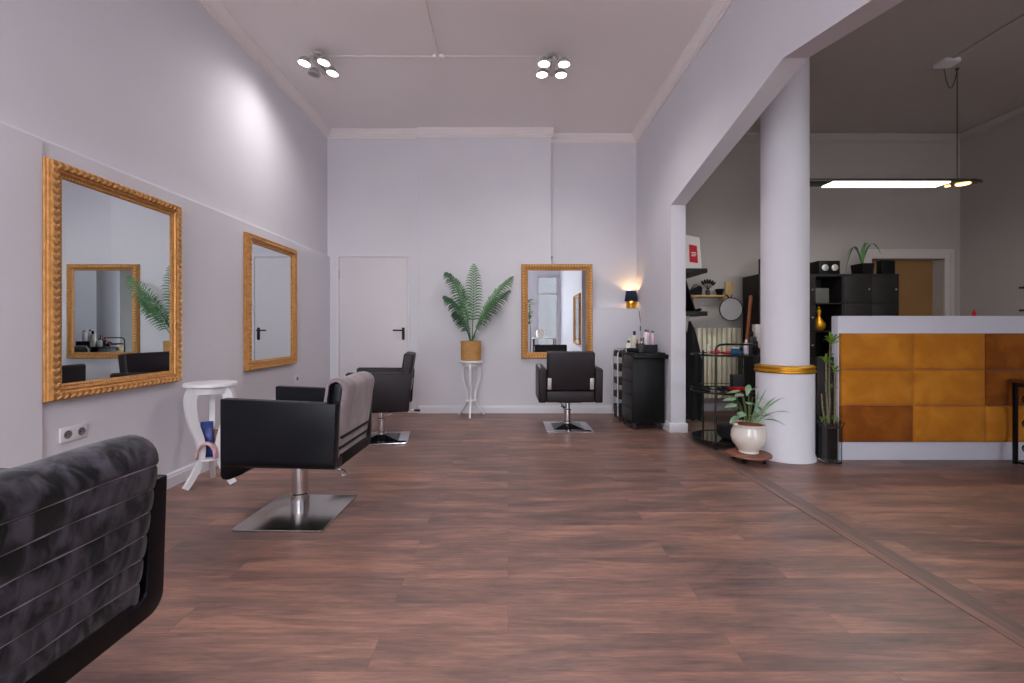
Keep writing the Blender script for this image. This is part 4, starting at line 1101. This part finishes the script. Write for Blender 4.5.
# shelves on the reception right wall
for z, lb in ((1.576, 'upper'), (1.32, 'lower')):
    boxthing('wall_ledge', lb + ' of two thin black shelves on the far right wall', 'shelf', 'blackwood', 5.78, XE-.001, 4.1, 5.15, z, z+.022, .002, 'thin black shelves on the right wall')

# ------------------------------------------------------------------ behind the camera, seen in the mirrors
wp = thing('tall_plant', 'tall slim climbing plant by the shop window, seen in the back mirror', 'potted plant', (.70, -2.4, 0))
MB().lathe([(.10, 0), (.14, .28), (.13, .28), (.125, .25)], seg=28).build('pot', 'black', wp)
MB().tube([(0, 0, .2), (.02, 0, .9), (-.01, 0, 1.5), (0, 0, 1.9)], .012, 8).build('stem', 'black', wp)
l_ = MB(); rnd = random.Random(3)
for k in range(46):
    a = rnd.uniform(0, 2*PI); z = rnd.uniform(1.3, 2.1); leaf(l_, Vector((0, 0, z)), Vector((math.cos(a), math.sin(a), rnd.uniform(-.3, .5))), rnd.uniform(.12, .24), .04)
l_.build('leaves', 'green_yellow', wp, ang=80)
ft = thing('window_table', 'white table by the shop door, seen in the back mirror', 'table', (1.12, -2.0, 0))
MB().box(-.35, .35, -.25, .25, .84, .87, .005).build('tabletop', 'white', ft)
for x in (-.32, .32):
    for y in (-.22, .22): MB().box(x-.015, x+.015, y-.015, y+.015, 0, .84).build('leg', 'blackmetal', ft)
MB().lathe([(.09, 0), (.11, .02), (.13, .16), (.10, .24), (.12, .27)], seg=28).build('wash_bowl', 'ceramic', label='white ceramic bowl on the window table, seen in the back mirror', cat='bowl', loc=(1.0, -2.0, .871))

# ------------------------------------------------------------------ light
def aim(o, d): o.rotation_euler = Vector(d).to_track_quat('-Z', 'Y').to_euler()
for i, (w, R, rz) in enumerate(LIGHTS):
    l = bpy.data.lights.new('bulb_light', 'SPOT'); l.energy = 17 if w.x < -1 and w.y > 2 else 22; l.spot_size = math.radians(150); l.spot_blend = 1.0
    l.shadow_soft_size = .05; l.color = (1.0, .95, .93)
    o = bpy.data.objects.new('bulb_light', l); COL.objects.link(o); o.location = w
    d = Matrix.Rotation(rz, 3, 'Z') @ (R @ Vector((0, 0, -1))); aim(o, d)
l = bpy.data.lights.new('led_light', 'AREA'); l.shape = 'RECTANGLE'; l.size = 1.16; l.size_y = .16; l.energy = 12; l.color = (1.0, .99, .93)
o = bpy.data.objects.new('led_light', l); COL.objects.link(o); o.location = (3.845, 4.64, pz-.008)
l = bpy.data.lights.new('warm_spot_light', 'SPOT'); l.energy = 6; l.spot_size = 2.2; l.spot_blend = .8; l.color = (1, .6, .25); l.shadow_soft_size = .05
o = bpy.data.objects.new('warm_spot_light', l); COL.objects.link(o); o.location = (4.63, 4.63, pz-.02)
l = bpy.data.lights.new('lamp_bulb', 'POINT'); l.energy = 4.5; l.color = (1, .58, .22); l.shadow_soft_size = .02
o = bpy.data.objects.new('lamp_bulb', l); COL.objects.link(o); o.location = (1.668, 6.165, 1.396+.19)
for i, (a, b, c, d) in enumerate(HOLES):
    l = bpy.data.lights.new('window_portal', 'AREA'); l.shape = 'RECTANGLE'; l.size = b-a; l.size_y = d-c; l.cycles.is_portal = True
    o = bpy.data.objects.new('window_portal', l); COL.objects.link(o); o.location = ((a+b)/2, YF-.22, (c+d)/2); aim(o, (0, 1, 0))
w = bpy.data.worlds.new('sky'); SC.world = w; w.use_nodes = True
N = w.node_tree.nodes; L = w.node_tree.links; bg = N['Background']
tc = N.new('ShaderNodeTexCoord'); sx = N.new('ShaderNodeSeparateXYZ'); L.new(tc.outputs['Generated'], sx.inputs[0])
cr = N.new('ShaderNodeValToRGB'); e = cr.color_ramp.elements
e[0].position = 0.0; e[0].color = (.64, .63, .62, 1); e[1].position = .5; e[1].color = (.90, .90, .97, 1)
L.new(sx.outputs['Z'], cr.inputs['Fac']); L.new(cr.outputs[0], bg.inputs['Color']); bg.inputs['Strength'].default_value = 10.0

# ------------------------------------------------------------------ camera
cam = bpy.data.cameras.new('camera'); co = bpy.data.objects.new('camera', cam); COL.objects.link(co)
cam.sensor_width = 36; cam.lens = F/1024*36; cam.shift_x = (512-CX)/1024; cam.shift_y = (HY-341.5)/1024; cam.clip_start = .02
co.location = (0, 0, EYE); co.rotation_euler = (PI/2, 0, 0); SC.camera = co
SC.view_settings.view_transform = 'Standard'; SC.view_settings.look = 'None'; SC.view_settings.exposure = 0.38; SC.view_settings.gamma = 1.0
SC.view_settings.use_curve_mapping = False
SC.cycles.use_denoising = True
SC.cycles.max_bounces = 10; SC.cycles.diffuse_bounces = 6; SC.cycles.glossy_bounces = 6; SC.cycles.transmission_bounces = 8
SC.cycles.sample_clamp_indirect = 6.0; SC.cycles.caustics_reflective = False; SC.cycles.caustics_refractive = False
SC.cycles.blur_glossy = 0.5
